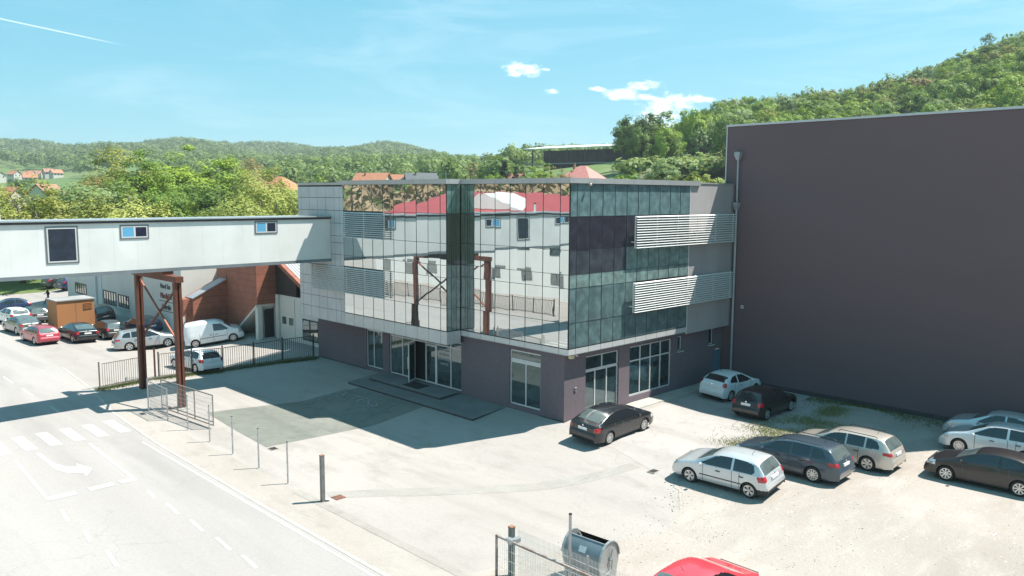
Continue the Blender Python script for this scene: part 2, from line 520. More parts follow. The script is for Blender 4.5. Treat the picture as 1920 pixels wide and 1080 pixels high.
sheet('asphalt_apron', [(-1.9, -7.1), (-.6, -3.4), (-.5, -.9), (14.9, -.9), (14.9, -6.6), (10.5, -8.3), (7.5, -7.5), (4, -8.0), (1.5, -7.6), (-.8, -7.3)], M_apron, .006)
sheet('gutter_strip', [(-13.55, 2.5), (-13.2, 2.5), (-13.1, -60), (-13.45, -60)], groundmat('gutter concrete', (.29, .27, .25), (.33, .31, .285), (.24, .225, .21), .3, 1.4), .016)
sheet('worn_strip', [(-12.6, 1.6), (-9.4, -.6), (-6.3, -2.7), (-3.6, -4.2), (-1.5, -5.0), (-1.6, -5.6), (-3.9, -4.9), (-6.8, -3.4), (-9.9, -1.4), (-12.8, .9)], groundmat('worn asphalt band', (.30, .285, .265), (.34, .325, .305), (.27, .255, .24), .3, 1.4), .005)
# painted markings
def mark(poly, dz=.010):
    sheet('road_marking', [(CAM.x + (x - CAM.x) * 1.054, CAM.y + (y - CAM.y) * 1.054) for x, y in poly], M_white, dz)
def strip(p, q, w_, dz=.010):
    p, q = Vector(p + (0,)), Vector(q + (0,)); d = (q - p).normalized(); n = Vector((-d.y, d.x, 0)) * w_ / 2
    mark([(p - n)[:2], (q - n)[:2], (q + n)[:2], (p + n)[:2]], dz)
for k in range(-2, 5):
    x = -19.95 + .98 * k
    mark([(x - .24, 13.45), (x + .24, 13.4), (x + .28, 15.95), (x - .2, 16.0)])
strip((-20.85, 12.4), (-21.15, 6.75), .12)
strip((-17.85, 12.7), (-18.1, 6.55), .13)
for a, b_ in (((-21.2, 6.6), (-20.2, 6.6)), ((-19.75, 6.6), (-18.85, 6.6)), ((-18.65, 6.6), (-18.05, 6.6))): strip(a, b_, .42, .014)
for y0, y1 in ((4.95, 4.0), (3.2, 1.9), (1.15, -.1), (-.85, -2.1), (-2.7, -3.8), (-4.6, -5.9), (-6.8, -8.1), (-9, -10.4)): strip((-18.2, y0), (-18.3, y1), .12)
for y0, y1 in ((5.2, 3.8), (2.7, 1.6), (.6, -.8), (-2, -3.3)): strip((-21.1, y0), (-21.25, y1), .12)
for y0, y1 in ((26.4, 23.9), (30.5, 28.2), (20.9, 19.3), (35, 32.5), (40, 37.5)): strip((-17.2, y0), (-17.25, y1), .11)
strip((-16.05, 11.3), (-16.1, -16), .09)
mark([(-19.98, 12.7), (-19.82, 12.7), (-19.78, 10.7), (-19.5, 9.9), (-19.2, 9.75), (-19.15, 10.2), (-18.85, 9.1), (-19.35, 8.2), (-19.3, 8.75), (-19.75, 9.1), (-20.0, 9.9)])
# kerb between road and pavement, raised a little
kb = MB()
kp = [(-15.12, -58), (-15.1, -20), (-15.08, 2), (-14.95, 12.5), (-14.5, 20), (-13.6, 26), (-13.0, 34)]
for a, b_ in zip(kp, kp[1:]):
    kb.bar((a[0], a[1], gz(*a) + .0), (b_[0], b_[1], gz(*b_) + .0), .14, .03)
tag(kb.build('kerb', M_kerb), kind='structure')

# drain covers in the ground
M_iron = mat('cast iron', (.09, .085, .08), .6, .6, .3, 6)
M_rustlid = mat('rusty lid', (.28, .14, .10), .8, .2, .4, 8)
for i, (x, y, w_, d, mm, lb) in enumerate([(-13.5, 18.3, .32, .45, M_iron, 'dark drain grate in the pavement beside the road under the bridge shadow'),
        (-11.4, 8.05, .38, .42, M_iron, 'dark drain grate at the edge of the tarmac patch'),
        (-1.62, -6.3, .45, .35, M_iron, 'drain grate in the asphalt near the silver hatchback'),
        (-12.55, .75, .42, .42, M_rustlid, 'rusty red drain cover beside the thick steel gate post')]):
    t_ = thing('drain_cover', lb, 'drain cover', (x, y, G(x, y)), 0, 'drain covers set in the ground')
    b_ = MB(); b_.box(-w_ / 2, -d / 2, -.05, w_ / 2, d / 2, .022); b_.build('frame', M_kerb if mm is M_iron else mm, t_)
    g_ = MB()
    for k in range(6):
        yy = -d / 2 + .05 + k * (d - .1) / 5
        g_.box(-w_ / 2 + .03, yy - .02, .0, w_ / 2 - .03, yy + .02, .034)
    g_.build('grate', mm, t_)

# ------------------------------------------------------------------ the glass office building
M_clad = mat('aluminium cladding', (.50, .53, .56), .42, .2, .10, .9)
M_clad2 = mat('silver cladding band', (.58, .58, .585), .38, .25, .08, .7)
M_joint = mat('dark joint', (.03, .032, .035), .7)
M_mull = mat('dark anodised mullion', (.05, .06, .065), .4, .5)
M_render = mat('purple grey render', (.150, .122, .142), .85, 0, .10, .35, vs3=5)
M_render2 = mat('grey render', (.34, .32, .325), .8, 0, .14, .6, streak=(1, 1, .25))
M_frame = mat('white aluminium frame', (.62, .63, .64), .4, .2, .05, 3)
M_louv = mat('white louvre blade', (.72, .72, .71), .45, .05, .06, 2)
M_roof = mat('roof membrane', (.30, .30, .30), .8, 0, .2, .4)
M_plinth = mat('dark plinth', (.055, .055, .06), .8, 0, .25, 2)
G_mir = glassy('reflective facade glass', (.84, .885, .89), (.045, .075, .085), .66, .5)
G_sp = glassy('teal spandrel glass', (.70, .80, .82), (.085, .140, .148), .10, .8)
G_dk = glassy('dark facade glass', (.62, .66, .72), (.022, .022, .032), .10, .8)
G_md = glassy('grey green facade glass', (.66, .78, .78), (.078, .122, .128), .13, .9)
G_lt = glassy('pale spandrel glass', (.66, .78, .78), (.13, .19, .185), .12, .9)
G_door = glassy('shop window glass', (.62, .76, .80), (.014, .030, .034), .16, .25)

D, Y1, YL, H0, H0A, H1, HT, HR, XG, XE = 1.0, 7.93, 23.36, 3.40, 2.98, 3.73, 11.72, 11.99, 10.21, 14.93
B = thing('glass_office_building', 'three storey office building with mirror glass facade on a purple grey ground floor', 'building', (7, 11, 0))
MBB = MB
def part(mb, name, m, parent=None, **k):
    p = B if parent is None else parent
    o = mb.build(name, m, None, **k)
    # keep world coordinates, expressed in the parent's frame
    me = o.data; lo = B.location
    me.transform(Matrix.Translation(-lo)); o.parent = p
    return o
# inner core so no light leaks
core = MB(); core.box(.75, .95, -1.5, XE - .01, 22.8, 3.5); core.box(.2, .25, H0 + .05, XE - .01, 22.8, 11.7); core.box(-D + .2, Y1 + .2, H0A + .05, .2, YL - .05, 11.7)
core.build('inner_walls', M_joint, B, world_coords=True)
# ground floor render walls, left face (x=0) with openings, right face (y=.12)
wl_ = MB()
LX, RY, DY, DX, DZ = .22, .42, .22, .34, -.07
def zs_(z): return z + DZ if -1 < z < 3.35 else z
def wallx(y0, y1, z0, z1, x=LX, t_=.2): wl_.box(x, y0 + (DY if y0 > .2 else RY - .1), zs_(z0), x + t_, y1 + DY, zs_(z1))
wallx(17.2, 22.8, -1.2, 3.0); wallx(14.72, 15.42, -1.2, 3.0); wallx(4.06, Y1, -1.2, H0 + .02); wallx(.1, 1.82, -1.2, H0 + .02)
wallx(15.42, 17.2, -1.2, .2); wallx(Y1, 14.72, -1.2, .18); wallx(1.82, 4.06, -1.2, .28); wallx(1.82, 4.06, 3.2, H0 + .02)
wl_.box(LX, 23.02, -1.2, XE, 23.2, 11.7)
def wally(x0, x1, z0, z1, y=RY, t_=.2): wl_.box(x0 + DX if x0 > .3 else LX + .2, y, zs_(z0), min(x1 + DX, XE), y + t_, zs_(z1))
wally(.2, 1.5, -1.2, H0 + .02); wally(4.22, 5.15, -1.2, H0 + .02); wally(9.08, 9.66, -1.2, H0 + .02); wally(10.13, 12.95, -1.2, H0 + .02)
wally(1.5, 4.22, 3.12, H0 + .02); wally(5.15, 9.08, 3.14, H0 + .02); wally(9.66, 10.13, 3.18, H0 + .02); wally(12.95, 13.5, 3.28, H0 + .02); wally(13.5, XE, 1.9, H0 + .02)
wally(1.5, 4.22, -1.2, -.08); wally(5.15, 9.08, -1.2, .40); wally(9.66, 10.13, -1.2, 2.3); wally(12.95, 13.5, -1.2, 2.25); wally(13.5, XE, -1.2, 0)
wl_.build('render_wall', M_render, B, world_coords=True)
for q in ((LX - .03, RY - .03, -1.2, LX, 2.04, .0), (LX - .03, 17.42, -1.2, LX, 23.0, .0), (LX, RY - .03, -1.2, 1.84, RY, .0), (4.56, RY - .03, -1.2, 5.49, RY, .0)):
    pl = MB(); pl.box(*q); pl.build('plinth', M_plinth, B, world_coords=True)
sf = MB(); sf.box(.02, .02, H0 - .02, XE, Y1, H0 + .0); sf.box(-D + .02, Y1 + .02, H0A - .02, .3, YL - .02, H0A + .0); sf.build('soffit', M_clad, B, world_coords=True)


def glazing(name, plane, c, us, zs, m, frame=.05, parent=None, depth=.06, outward=-1, skip=()):
    """a framed window: us/zs are the bar lines; one mesh of frame, one pane mesh per light"""
    f = MB(); o = None
    us = [u + (DY if plane == 'x' else DX) for u in us]; zs = [z + DZ for z in zs]; c += .22 if plane == 'x' else .32
    def bx(u0, u1, z0, z1, d0, d1):
        if plane == 'x': f.box(c + d0, u0, z0, c + d1, u1, z1)
        else: f.box(u0, c + d0, z0, u1, c + d1, z1)
    a0, a1 = (-depth / 2, depth / 2)
    U0, U1 = min(us), max(us)
    for i, z in enumerate(zs):
        bx(U0, U1, z - frame / 2, z + frame / 2, a0, a1)
    for u in us:
        for z0, z1 in zip(zs, zs[1:]):
            bx(u - frame / 2, u + frame / 2, z0 + frame / 2, z1 - frame / 2, a0 + .003, a1 - .003)
    o = f.build(name, M_frame, B if parent is None else parent, world_coords=True) if parent is None else part(f, name, M_frame, parent)
    for i, (u0, u1) in enumerate(zip(us, us[1:])):
        for j, (z0, z1) in enumerate(zip(zs, zs[1:])):
            if (i, j) in skip: continue
            p = MB(); e = frame / 2 + .002
            a, b_ = min(u0, u1) + e, max(u0, u1) - e
            if plane == 'x': p.box(c + .0, a, z0 + e, c + .012, b_, z1 - e)
            else: p.box(a, c + .0, z0 + e, b_, c + .012, z1 - e)
            part(p, 'pane', m, o)
    return o


glazing('shop_window', 'x', .10, [15.46, 16.45, 17.17], [.28, 2.62, 2.93], G_door, .07)
gl_ = glazing('entrance_glazing', 'x', .10, [7.97, 8.92, 10.2, 11.2, 12.3, 13.45, 14.68], [.24, 2.58, 2.93], G_door, .07, skip=((3, 0), (2, 0)))
# doors of the entrance: one leaf closed, one leaf standing open
def door_leaf(hinge, ang, w_, lab):
    d = mkobj('door', None, B); bpy.data.objects.remove(d)
    f = MB(); h0, h1 = .2, 2.5
    for (a, b_, c_, e) in ((0, h0, .09, h1), (w_ - .09, h0, w_, h1)): f.box(a, -.025, b_, c_, .025, e)
    f.box(.09, -.025, h0, w_ - .09, .025, h0 + .1); f.box(.09, -.025, h1 - .1, w_ - .09, .025, h1)
    o = f.build('door', M_frame, B)
    o.matrix_local = Matrix.Translation(Vector(hinge) + Vector((.22, DY, DZ)) - B.location) @ Matrix.Rotation(ang, 4, 'Z')
    if lab: o['label'] = lab
    p = MB(); p.box(.092, -.006, h0 + .102, w_ - .092, .006, h1 - .102); p.build('pane', G_door, o)
    hd = MB(); hd.tube((w_ - .05, -.07, 1.0), (w_ - .05, -.07, 1.7), .018); hd.bar((w_ - .05, -.07, 1.05), (w_ - .05, 0, 1.05), .02, .02); hd.bar((w_ - .05, -.07, 1.65), (w_ - .05, 0, 1.65), .02, .02)
    hd.build('handle', mat('steel handle', (.6, .6, .6), .3, .9), o)
door_leaf((.08, 12.22, 0), R(-152), .95, 'glass door standing open')
door_leaf((.10, 10.24, 0), R(90), .98, 'glass door, closed')
glazing('shop_window', 'x', .10, [1.86, 2.92, 4.02], [.32, 2.56], G_door, .07)
glazing('shop_window', 'x', .10, [1.86, 4.02], [2.70, 3.16], G_door, .07)
hb_ = MB(); hb_.box(LX + .07, 2.05, 2.53, LX + .12, 4.27, 2.59); hb_.build('window_header', M_frame, B, world_coords=True)
glazing('shop_window', 'y', .22, [1.54, 2.35, 3.3, 4.18], [-.04, 2.30], G_door, .07)
glazing('shop_window', 'y', .22, [1.54, 2.9, 4.18], [2.375, 3.08], G_door, .07)
glazing('shop_window', 'y', .22, [5.19, 6.2, 7.15, 8.1, 9.04], [.44, 2.32, 3.1], G_door, .07)
glazing('small_window', 'y', .22, [9.7, 10.09], [2.34, 3.14], G_door, .05)
glazing('small_window', 'y', .22, [12.99, 13.46], [2.29, 3.24], G_door, .05)
for q in ((9.94, RY - .09, 2.18, 10.54, RY, 2.23), (13.24, RY - .09, 2.13, 13.89, RY, 2.18)):
    s_ = MB(); s_.box(*q); s_.build('window_sill', M_frame, B, world_coords=True)
dr = MB(); dr.box(13.89, RY + .02, -.1, 14.7, RY + .06, 1.8); dr.build('side_door', mat('blue door frame', (.07, .14, .18), .5), B, world_coords=True)
# words on the shop glass
M_vinyl = mat('vinyl lettering', (.34, .40, .42), .5)
for i, s in enumerate(('TRGOVINA', 'SPORTSKE', 'GALANTERIJE', 'I OBUĆE')):
    me = text_mesh(s, .205, .003, .002); me.materials.append(M_vinyl)
    o = mkobj('lettering', me, B)
    o.matrix_local = Matrix.Translation(Vector((.31, 9.77, 2.21 - .27 * i)) - B.location) @ Matrix(((0, 0, -1, 0), (-1, 0, 0, 0), (0, 1, 0, 0), (0, 0, 0, 1))) @ Matrix.Scale(.9, 4)

# curtain walls: one frame mesh each, every pane its own sub-part
ZR = [H1, 4.97, 6.67, 7.34, 8.53, 10.14, HT]
def curtain(plane, c, us, cell, label=None, back=.10):
    """cell(i, j) -> material or None"""
    f = MB(); mw = .045; panes = []
    fz = lambda z0, z1, u0, u1, d0, d1: (f.box(c + d0, u0, z0, c + d1, u1, z1) if plane == 'x' else f.box(u0, c + d0, z0, u1, c + d1, z1))
    lo, hi = min(us), max(us)
    for i, (u0, u1) in enumerate(zip(us, us[1:])):
        for j, (z0, z1) in enumerate(zip(ZR, ZR[1:])):
            m = cell(i, j)
            if m is None: continue
            a, b_ = min(u0, u1), max(u0, u1); e = .012
            p = MB(); tilt = [random.uniform(-.0035, .0035) for _ in range(3)]
            def off(u, z): return (tilt[0] * (u - a) + tilt[1] * (z - z0)) + .0
            pts = [(a + e, z0 + e), (b_ - e, z0 + e), (b_ - e, z1 - e), (a + e, z1 - e)]
            fr_ = [(c + off(u, z), u, z) if plane == 'x' else (u, c + off(u, z), z) for u, z in pts]
            bk = [(c + .03, u, z) if plane == 'x' else (u, c + .03, z) for u, z in pts]
            p.hexa([fr_[0], fr_[1], bk[1], bk[0], fr_[3], fr_[2], bk[2], bk[3]])
            panes.append((p, m))
            fz(z0, z1, a - e, a + e, -.012, .05)
    fz(ZR[0], ZR[-1], hi - .02, hi + .0, -.012, .05)
    for z in ZR[1:-1]:
        pass
    for i, (u0, u1) in enumerate(zip(us, us[1:])):
        for j, z in enumerate(ZR):
            if (j < len(ZR) - 1 and cell(i, j)) or (j > 0 and cell(i, j - 1)):
                a, b_ = min(u0, u1) + e, max(u0, u1) - e
                fz(z - .011, z + .011, a, b_, -.009, .045)
    o = f.build('curtain_wall', M_mull, B, world_coords=True)
    for p, m in panes: part(p, 'glass_pane', m, o)
    return o


mul1 = [17.94, 16.9, 15.87, 14.81, 13.74, 12.68, 11.61, 10.56, 9.51, 8.46, Y1 + .015]
def c1(i, j):
    if i < 4 and j == 4: return None      # behind the upper louvre
    if i < 4 and j == 1: return None      # behind the lower louvre
    return G_mir
curtain('x', -D, mul1, c1)
mul2 = [Y1 - .015, 7.37, 6.80, 5.19 + .6, 5.19 - .4, 3.74, 2.69, 1.63, .60, .03]
mul2 = [Y1 - .03, 7.35, 6.32, 5.19, 4.08, 2.95, 1.75, .62, .03]
curtain('x', 0, mul2, lambda i, j: G_mir)
curtain('y', Y1 - .0, [-D + .015, -.66, -.33, -.03], lambda i, j: G_sp if j == 5 else (G_dk if j in (3, 4) else G_md))
mulr = [.03, .52, 1.5, 2.47, 3.44, 4.42, 5.38, 6.35, 7.31, 8.27, 9.24, XG]
G_dk2 = glassy('dusky facade glass', (.62, .68, .74), (.036, .042, .052), .10, .8)
def cr(i, j):
    if i >= 6 and j == 4: return None
    if i >= 6 and j == 1: return None
    if j == 5: return G_sp
    if j == 3: return G_lt if i >= 5 else G_dk2
    if j == 4: return G_dk
    if j == 2: return G_lt
    return G_md
curtain('y', 0, mulr, cr)
for q in ((5.4, .02, 8.4, XG, .06, 10.2), (5.4, .03, 4.98, XG, .06, 6.66), (-D + .02, 13.4, 8.5, -D + .06, 18, 10.2), (-D + .03, 13.4, 4.95, -D + .06, 18, 6.7)):
    bk = MB(); bk.box(*q); bk.build('blind_panel', M_mull, B, world_coords=True)

# cladding panels with open joints
def panels(mb, plane, c, us, zs, gap=.028, t_=.03):
    for u0, u1 in zip(us, us[1:]):
        for z0, z1 in zip(zs, zs[1:]):
            a, b_ = min(u0, u1) + gap / 2, max(u0, u1) - gap / 2
            if plane == 'x': mb.box(c, a, z0 + gap / 2, c + t_, b_, z1 - gap / 2)
            else: mb.box(a, c, z0 + gap / 2, b_, c + t_, z1 - gap / 2)
jb = MB(); jb.box(-D + .03, 17.95, H0A, -D + .08, YL, HT + .0); jb.box(-D + .03, Y1 + .02, H0A, -D + .08, 17.95, H1 - .02)
jb.box(.03, .03, H0, .08, Y1, H1 - .02); jb.box(.03, .03, H0, XG, .08, H1 - .02); jb.box(-D + .08, Y1 + .03, H0A, .1, Y1 + .08, H1 - .02)
jb.build('cladding_backing', M_joint, B, world_coords=True)
cl = MB()
yl = [YL - .02, 22.95, 21.95, 20.95, 19.95, 18.95, 18.35, 17.97]
panels(cl, 'x', -D, yl, [H0A, H1 + .02, 4.5, 5.25, 5.8]); panels(cl, 'x', -D, yl, [6.6, 7.35, 8.1, 8.53, 9.33, 10.13]); panels(cl, 'x', -D, yl, [10.13, 10.93, 11.64])
panels(cl, 'x', -D, yl, [5.8, 6.6])
cl.box(-D, YL - .02, H0A, .3, YL, 11.72)
cl.build('cladding', M_clad, B, world_coords=True)
fb = MB()
panels(fb, 'x', -D - .004, [18.0] + mul1[:-1] + [Y1], [H0A, H1 - .03]); panels(fb, 'x', -.004, mul2[:-1] + [.0], [H0, H1 - .03]); panels(fb, 'y', -.004, [.0] + mulr[1:], [H0, H1 - .03]); panels(fb, 'y', Y1 - .004, [-D, -.5, -.0], [H0A, H1 - .03])
fb.build('fascia_band', M_clad2, B, world_coords=True)
gw = MB(); gw.box(XG + .02, .0, 3.28, XE, .1, 6.66); gw.box(XG + .02, .003, 6.668, XE, .1, 9.3); gw.box(XG + .02, .0, 9.308, XE, .1, HT + .12); gw.build('upper_render_wall', M_render2, B, world_coords=True)
for q in ((XG - .03, -.02, 3.28, XG + .02, .05, HT), (-D - .02, 17.93, H0A + .7, -D + .04, 17.97, HT)):
    tr = MB(); tr.box(*q); tr.build('edge_trim', M_frame, B, world_coords=True)
# roof edge
rf = MB(); rf.box(-D + .1, Y1, HT, .1, YL, HR - .08); rf.box(.1, .1, HT, XE - .2, 22.9, HR - .08); rf.build('roof', M_roof, B, world_coords=True)
re_ = MB()
def redge(p, q, n=1, w_=.18, z0=HT + .01, z1=HR):
    p, q = Vector(p), Vector(q); L = (q - p).length; k = max(1, round(L / 1.6))
    for i in range(k):
        a = p.lerp(q, i / k); b_ = p.lerp(q, (i + 1) / k); d = (q - p).normalized() * .006
        a += d; b_ -= d
        x0, x1 = min(a.x, b_.x), max(a.x, b_.x); y0, y1 = min(a.y, b_.y), max(a.y, b_.y)
        if abs((q - p).x) > abs((q - p).y): re_.box(x0, y0, z0, x1, y0 + w_, z1)
        else: re_.box(x0, y0, z0, x0 + w_, y1, z1)
redge((-D - .12, Y1 - .12, 0), (-D - .12, 18.3, 0)); redge((-D - .02, 18.3, 0), (-D - .02, YL, 0), z1=HR - .12)
redge((-.12, -.12, 0), (-.12, Y1 - .12, 0)); redge((.06, -.12, 0), (11.1, -.12, 0)); redge((11.1, -.04, 0), (XE, -.04, 0), z1=HR - .10, z0=HT + .12)
re_.box(-D + .06, Y1 - .12, HT + .01, -.12, Y1 + .06, HR); re_.box(-D, YL - .1, HT + .01, XE, YL + .06, HR - .1)
re_.build('roof_edge', mat('pale roof flashing', (.46, .465, .47), .4, .45, .08, 1), B, world_coords=True)
# louvre screens
def louvre(plane, c, u0, u1, z0, z1, n=13, ends=True):
    b_ = MB()
    for k in range(n):
        z = z0 + .05 + (z1 - z0 - .1) * k / (n - 1)
        if plane == 'x': b_.hexa([(c - .08, u0, z - .03), (c + .01, u0, z + .018), (c + .01, u1, z + .018), (c - .08, u1, z - .03), (c - .08, u0, z - .016), (c + .01, u0, z + .032), (c + .01, u1, z + .032), (c - .08, u1, z - .016)])
        else: b_.hexa([(u0, c - .08, z - .03), (u1, c - .08, z - .03), (u1, c + .01, z + .018), (u0, c + .01, z + .018), (u0, c - .08, z - .016), (u1, c - .08, z - .016), (u1, c + .01, z + .032), (u0, c + .01, z + .032)])
    o = b_.build('louvre_screen', M_louv, B, world_coords=True)
    n2 = max(2, int(abs(u1 - u0) / 1.9) + 1)
    for k in range(n2):
        f = MB()
        u = u0 + (u1 - u0) * (k + .02) / (n2 - 1 + .04)
        if plane == 'x': f.box(c + .045, u - .02, z0, c + .10, u + .02, z1); f.box(c + .10, u - .02, z0 + .3, -D, u + .02, z0 + .36)
        else: f.box(u - .02, c + .045, z0, u + .02, c + .10, z1); f.box(u - .02, c + .10, z0 + .3, u + .02, .0, z0 + .36)
        part(f, 'support', M_louv, o)
louvre('x', -D - .30, 13.25, 17.5, 8.5, 10.08, 13)
louvre('x', -D - .30, 13.3, 21.4, 5.02, 6.66, 14)
louvre('y', -.32, 4.8, 14.55, 8.43, 10.12, 13)
louvre('y', -.32, 4.75, 14.45, 5.06, 6.66, 13)
# entrance steps (two low platforms) against the left face
st = thing('entrance_steps', 'two low dark entrance platforms in front of the glass doors', 'steps', (-1, 10, -.3))
def slab(x0, y0, x1, y1, zt0, zt1, nm):
    a_ = MB(); a_.hexa([(x0 + .03, y0 + .03, -1), (x1, y0 + .03, -1), (x1, y1, -1), (x0 + .03, y1, -1), (x0 + .03, y0 + .03, zt0 - .035), (x1, y0 + .03, zt1 - .035), (x1, y1, zt1 - .035), (x0 + .03, y1, zt0 - .035)]); a_.build(nm + '_riser', M_plinth, st, world_coords=True)
    a_ = MB(); a_.hexa([(x0, y0, zt0 - .033), (x1, y0, zt1 - .033), (x1, y1, zt1 - .033), (x0, y1, zt0 - .033), (x0, y0, zt0), (x1, y0, zt1), (x1, y1, zt1), (x0, y1, zt0)]); a_.build(nm, M_setts, st, world_coords=True)
slab(-2.2, 4.5, .215, 15.9, -.22, -.02, 'lower_step')
slab(-1.22, 8.3, .214, 15.1, .02, .10, 'upper_step')
a_ = MB(); a_.hexa([(-.95, 10.6, .03), (-.1, 10.6, .085), (-.1, 12.1, .085), (-.95, 12.1, .03), (-.95, 10.6, .055), (-.1, 10.6, .11), (-.1, 12.1, .11), (-.95, 12.1, .055)]); a_.build('door_mat', mat('rubber mat', (.02, .02, .022), .9), st, world_coords=True)
kk = MB(); kk.box(1.9, -.55, -.7, 13.2, RY - .001, -.01)
tag(kk.build('wall_kerb', M_kerb), 'low concrete kerb running along the foot of the shop windows', 'kerb')
# small fittings
t_ = thing('security_light', 'small yellowish lamp box under the glass corner', 'lamp', (.45, .22, 3.28))
a_ = MB(); a_.box(-.12, -.14, -.1, .12, .05, .07); a_.build('housing', mat('cream lamp housing', (.62, .52, .30), .5), t_, bevel=.01)
a_ = MB(); a_.tube((.3, 0, .05), (.42, -.1, -.03), .03); a_.build('sensor', M_frame, t_)
t_ = thing('wall_box', 'small square meter box on the pale end wall by the black sedan', 'meter box', (1.05, RY, 1.5))
a_ = MB(); a_.box(-.07, -.05, -.1, .07, 0, .1); a_.build('box', M_render2, t_, bevel=.01); a_ = MB(); a_.box(-.04, -.058, -.04, .04, -.05, .05); a_.build('cover', M_mull, t_)
t_ = thing('globe_lamp', 'white round lamp on the roof edge above the right glass wall', 'lamp', (1.25, -.2, 11.68))
a_ = MB(); a_.lathe([(-.07, .001), (-.05, .05), (0, .07), (.05, .05), (.07, .001)], (0, 0, 0), 'z', 12); a_.build('shade', mat('cream shade', (.6, .5, .38), .5), t_, smooth=True)
a_ = MB(); a_.tube((0, 0, .06), (0, .12, .1), .015); a_.build('bracket', M_mull, t_)
# painted outline sign on the dark ground in front of the steps
M_chalk = mat('faded sign paint', (.24, .27, .27), .8)
sg = thing('ground_sign', 'faded framed lettering laid on the dark paving beside the entrance steps', 'ground sign', (-3.45, 12.65, G(-3.45, 12.65) + .025), 0)
sg.rotation_euler = (0, -.127, 0)
me = text_mesh('VITEKS', 1.1, .003, 0); me.materials.append(M_chalk)
o = mkobj('lettering', me, sg); o.rotation_euler = (0, 0, R(-90)); o.location = (-.38, 0, .012); o.scale = (1.12, .85, 1)
a_ = MB()
for p, q in (((-.58, -2.5), (-.58, 2.5)), ((.58, -2.5), (.58, 2.5)), ((-.58, -2.5), (.58, -2.5)), ((-.58, 2.5), (.58, 2.5))): a_.bar((p[0], p[1], .006), (q[0], q[1], .006), .045, .008)
a_.build('border', M_chalk, sg)

# ------------------------------------------------------------------ the tall dark hall on the right
t_ = thing('dark_windowless_hall', 'tall windowless purple grey hall with thin pale roof edge', 'building', (30, -8, 0))
M_dark = mat('dusky purple facade', (.142, .096, .108), .88, 0, .07, .16, streak=(1, .35, 1))
a_ = MB(); a_.box(14.96, -17.35, -1.2, 46, .58, 15.30); a_.build('wall', M_dark, t_, world_coords=True)
a_ = MB(); a_.box(14.96, -60, -1.2, 46, -17.37, 11.0); a_.build('lower_wing', M_dark, t_, world_coords=True)
a_ = MB(); a_.box(14.90, -17.41, 15.302, 15.3, .66, 15.42); a_.box(15.3, -17.41, 15.302, 46, -17.1, 15.42); a_.box(15.3, .3, 15.302, 46, .66, 15.42); a_.build('roof_edge', mat('pale coping', (.55, .56, .58), .4, .4), t_, world_coords=True)
a_ = MB(); a_.box(14.92, .582, -1.0, 15.1, .65, 15.3); a_.build('corner_trim', MATS['pale coping'], t_, world_coords=True)
a_ = MB(); a_.box(14.94, -17.3, -.5, 14.958, -.1, .05); a_.build('plinth', M_plinth, t_, world_coords=True)
t_ = thing('downspout', 'grey downspout with two funnel heads at the corner of the dark hall', 'downspout', (14.78, -.28, 0))
M_zinc = mat('zinc pipe', (.36, .38, .42), .5, .4, .1, 2)
a_ = MB(); a_.tube((0, 0, -.2), (0, 0, 10.4), .07, n=10); a_.tube((0, 0, 10.9), (0, 0, 13.3), .055, n=10); a_.bar((0, 0, 10.45), (.05, .0, 10.95), .1, .1); a_.build('pipe', M_zinc, t_)
def funnel(z, s):
    f = MB(); w0, w1 = .09 * s, .19 * s
    f.hexa([(-w0, -w0, z), (w0, -w0, z), (w0, w0, z), (-w0, w0, z), (-w1, -w1, z + .3 * s), (w1, -w1, z + .3 * s), (w1, w1, z + .3 * s), (-w1, w1, z + .3 * s)])
    f.box(-w1, -w1, z + .3 * s + .001, w1, w1, z + .5 * s); f.build('hopper', M_zinc, t_)
funnel(13.3, .95); funnel(10.35, .85)
t_ = thing('wall_socket_box', 'small white box fixed to the dark hall wall near the downspout', 'junction box', (14.95, -.82, 4.5))
a_ = MB(); a_.box(-.06, -.09, -.1, 0, .09, .1); a_.build('box', M_frame, t_, bevel=.01); a_ = MB(); a_.box(-.066, -.03, -.03, -.06, .03, .03); a_.build('socket', M_mull, t_)

# ------------------------------------------------------------------ the enclosed bridge
YB, BW, ZB0, ZB1 = 19.41, 2.3, 6.87, 9.74
t_ = thing('enclosed_footbridge', 'long white enclosed footbridge crossing the road from the glass building', 'footbridge', (-16, YB + BW / 2, 6.8))
M_brw = mat('white sheet panel', (.72, .725, .71), .55, .05, .05, .5, streak=(1, 1, .12), vs3=.35)
def brz(x, z): return z + .0075 * (x + 1) * (1 if z < 8 else .15)
XB0, XB1 = -38, -1.02
a_ = MB()
n_ = 31
for k in range(n_):
    x0 = XB0 + (XB1 - XB0) * k / n_ + .0015; x1 = XB0 + (XB1 - XB0) * (k + 1) / n_ - .0015
    zb0, zb1 = ZB0 + .18, ZB1 - .16
    a_.hexa([(x0, YB, zb0), (x1, YB, zb0), (x1, YB + BW, zb0), (x0, YB + BW, zb0), (x0, YB, zb1), (x1, YB, zb1), (x1, YB + BW, zb1), (x0, YB + BW, zb1)])
a_.build('side_panels', M_brw, t_, world_coords=True)
a_ = MB(); a_.box(XB0, YB + .02, ZB0, XB1, YB + BW - .02, ZB0 + .178); a_.box(XB0, YB - .05, ZB0 + .0, XB1, YB + .018, ZB0 + .16); a_.build('floor_beam', mat('grey floor beam', (.20, .23, .25), .5, .3, .15, 1.), t_, world_coords=True)
a_ = MB(); a_.box(XB0, YB - .07, ZB1 - .158, XB1, YB + BW + .07, ZB1 - .04); a_.build('roof_edge', mat('black roof edge', (.03, .03, .035), .5), t_, world_coords=True)
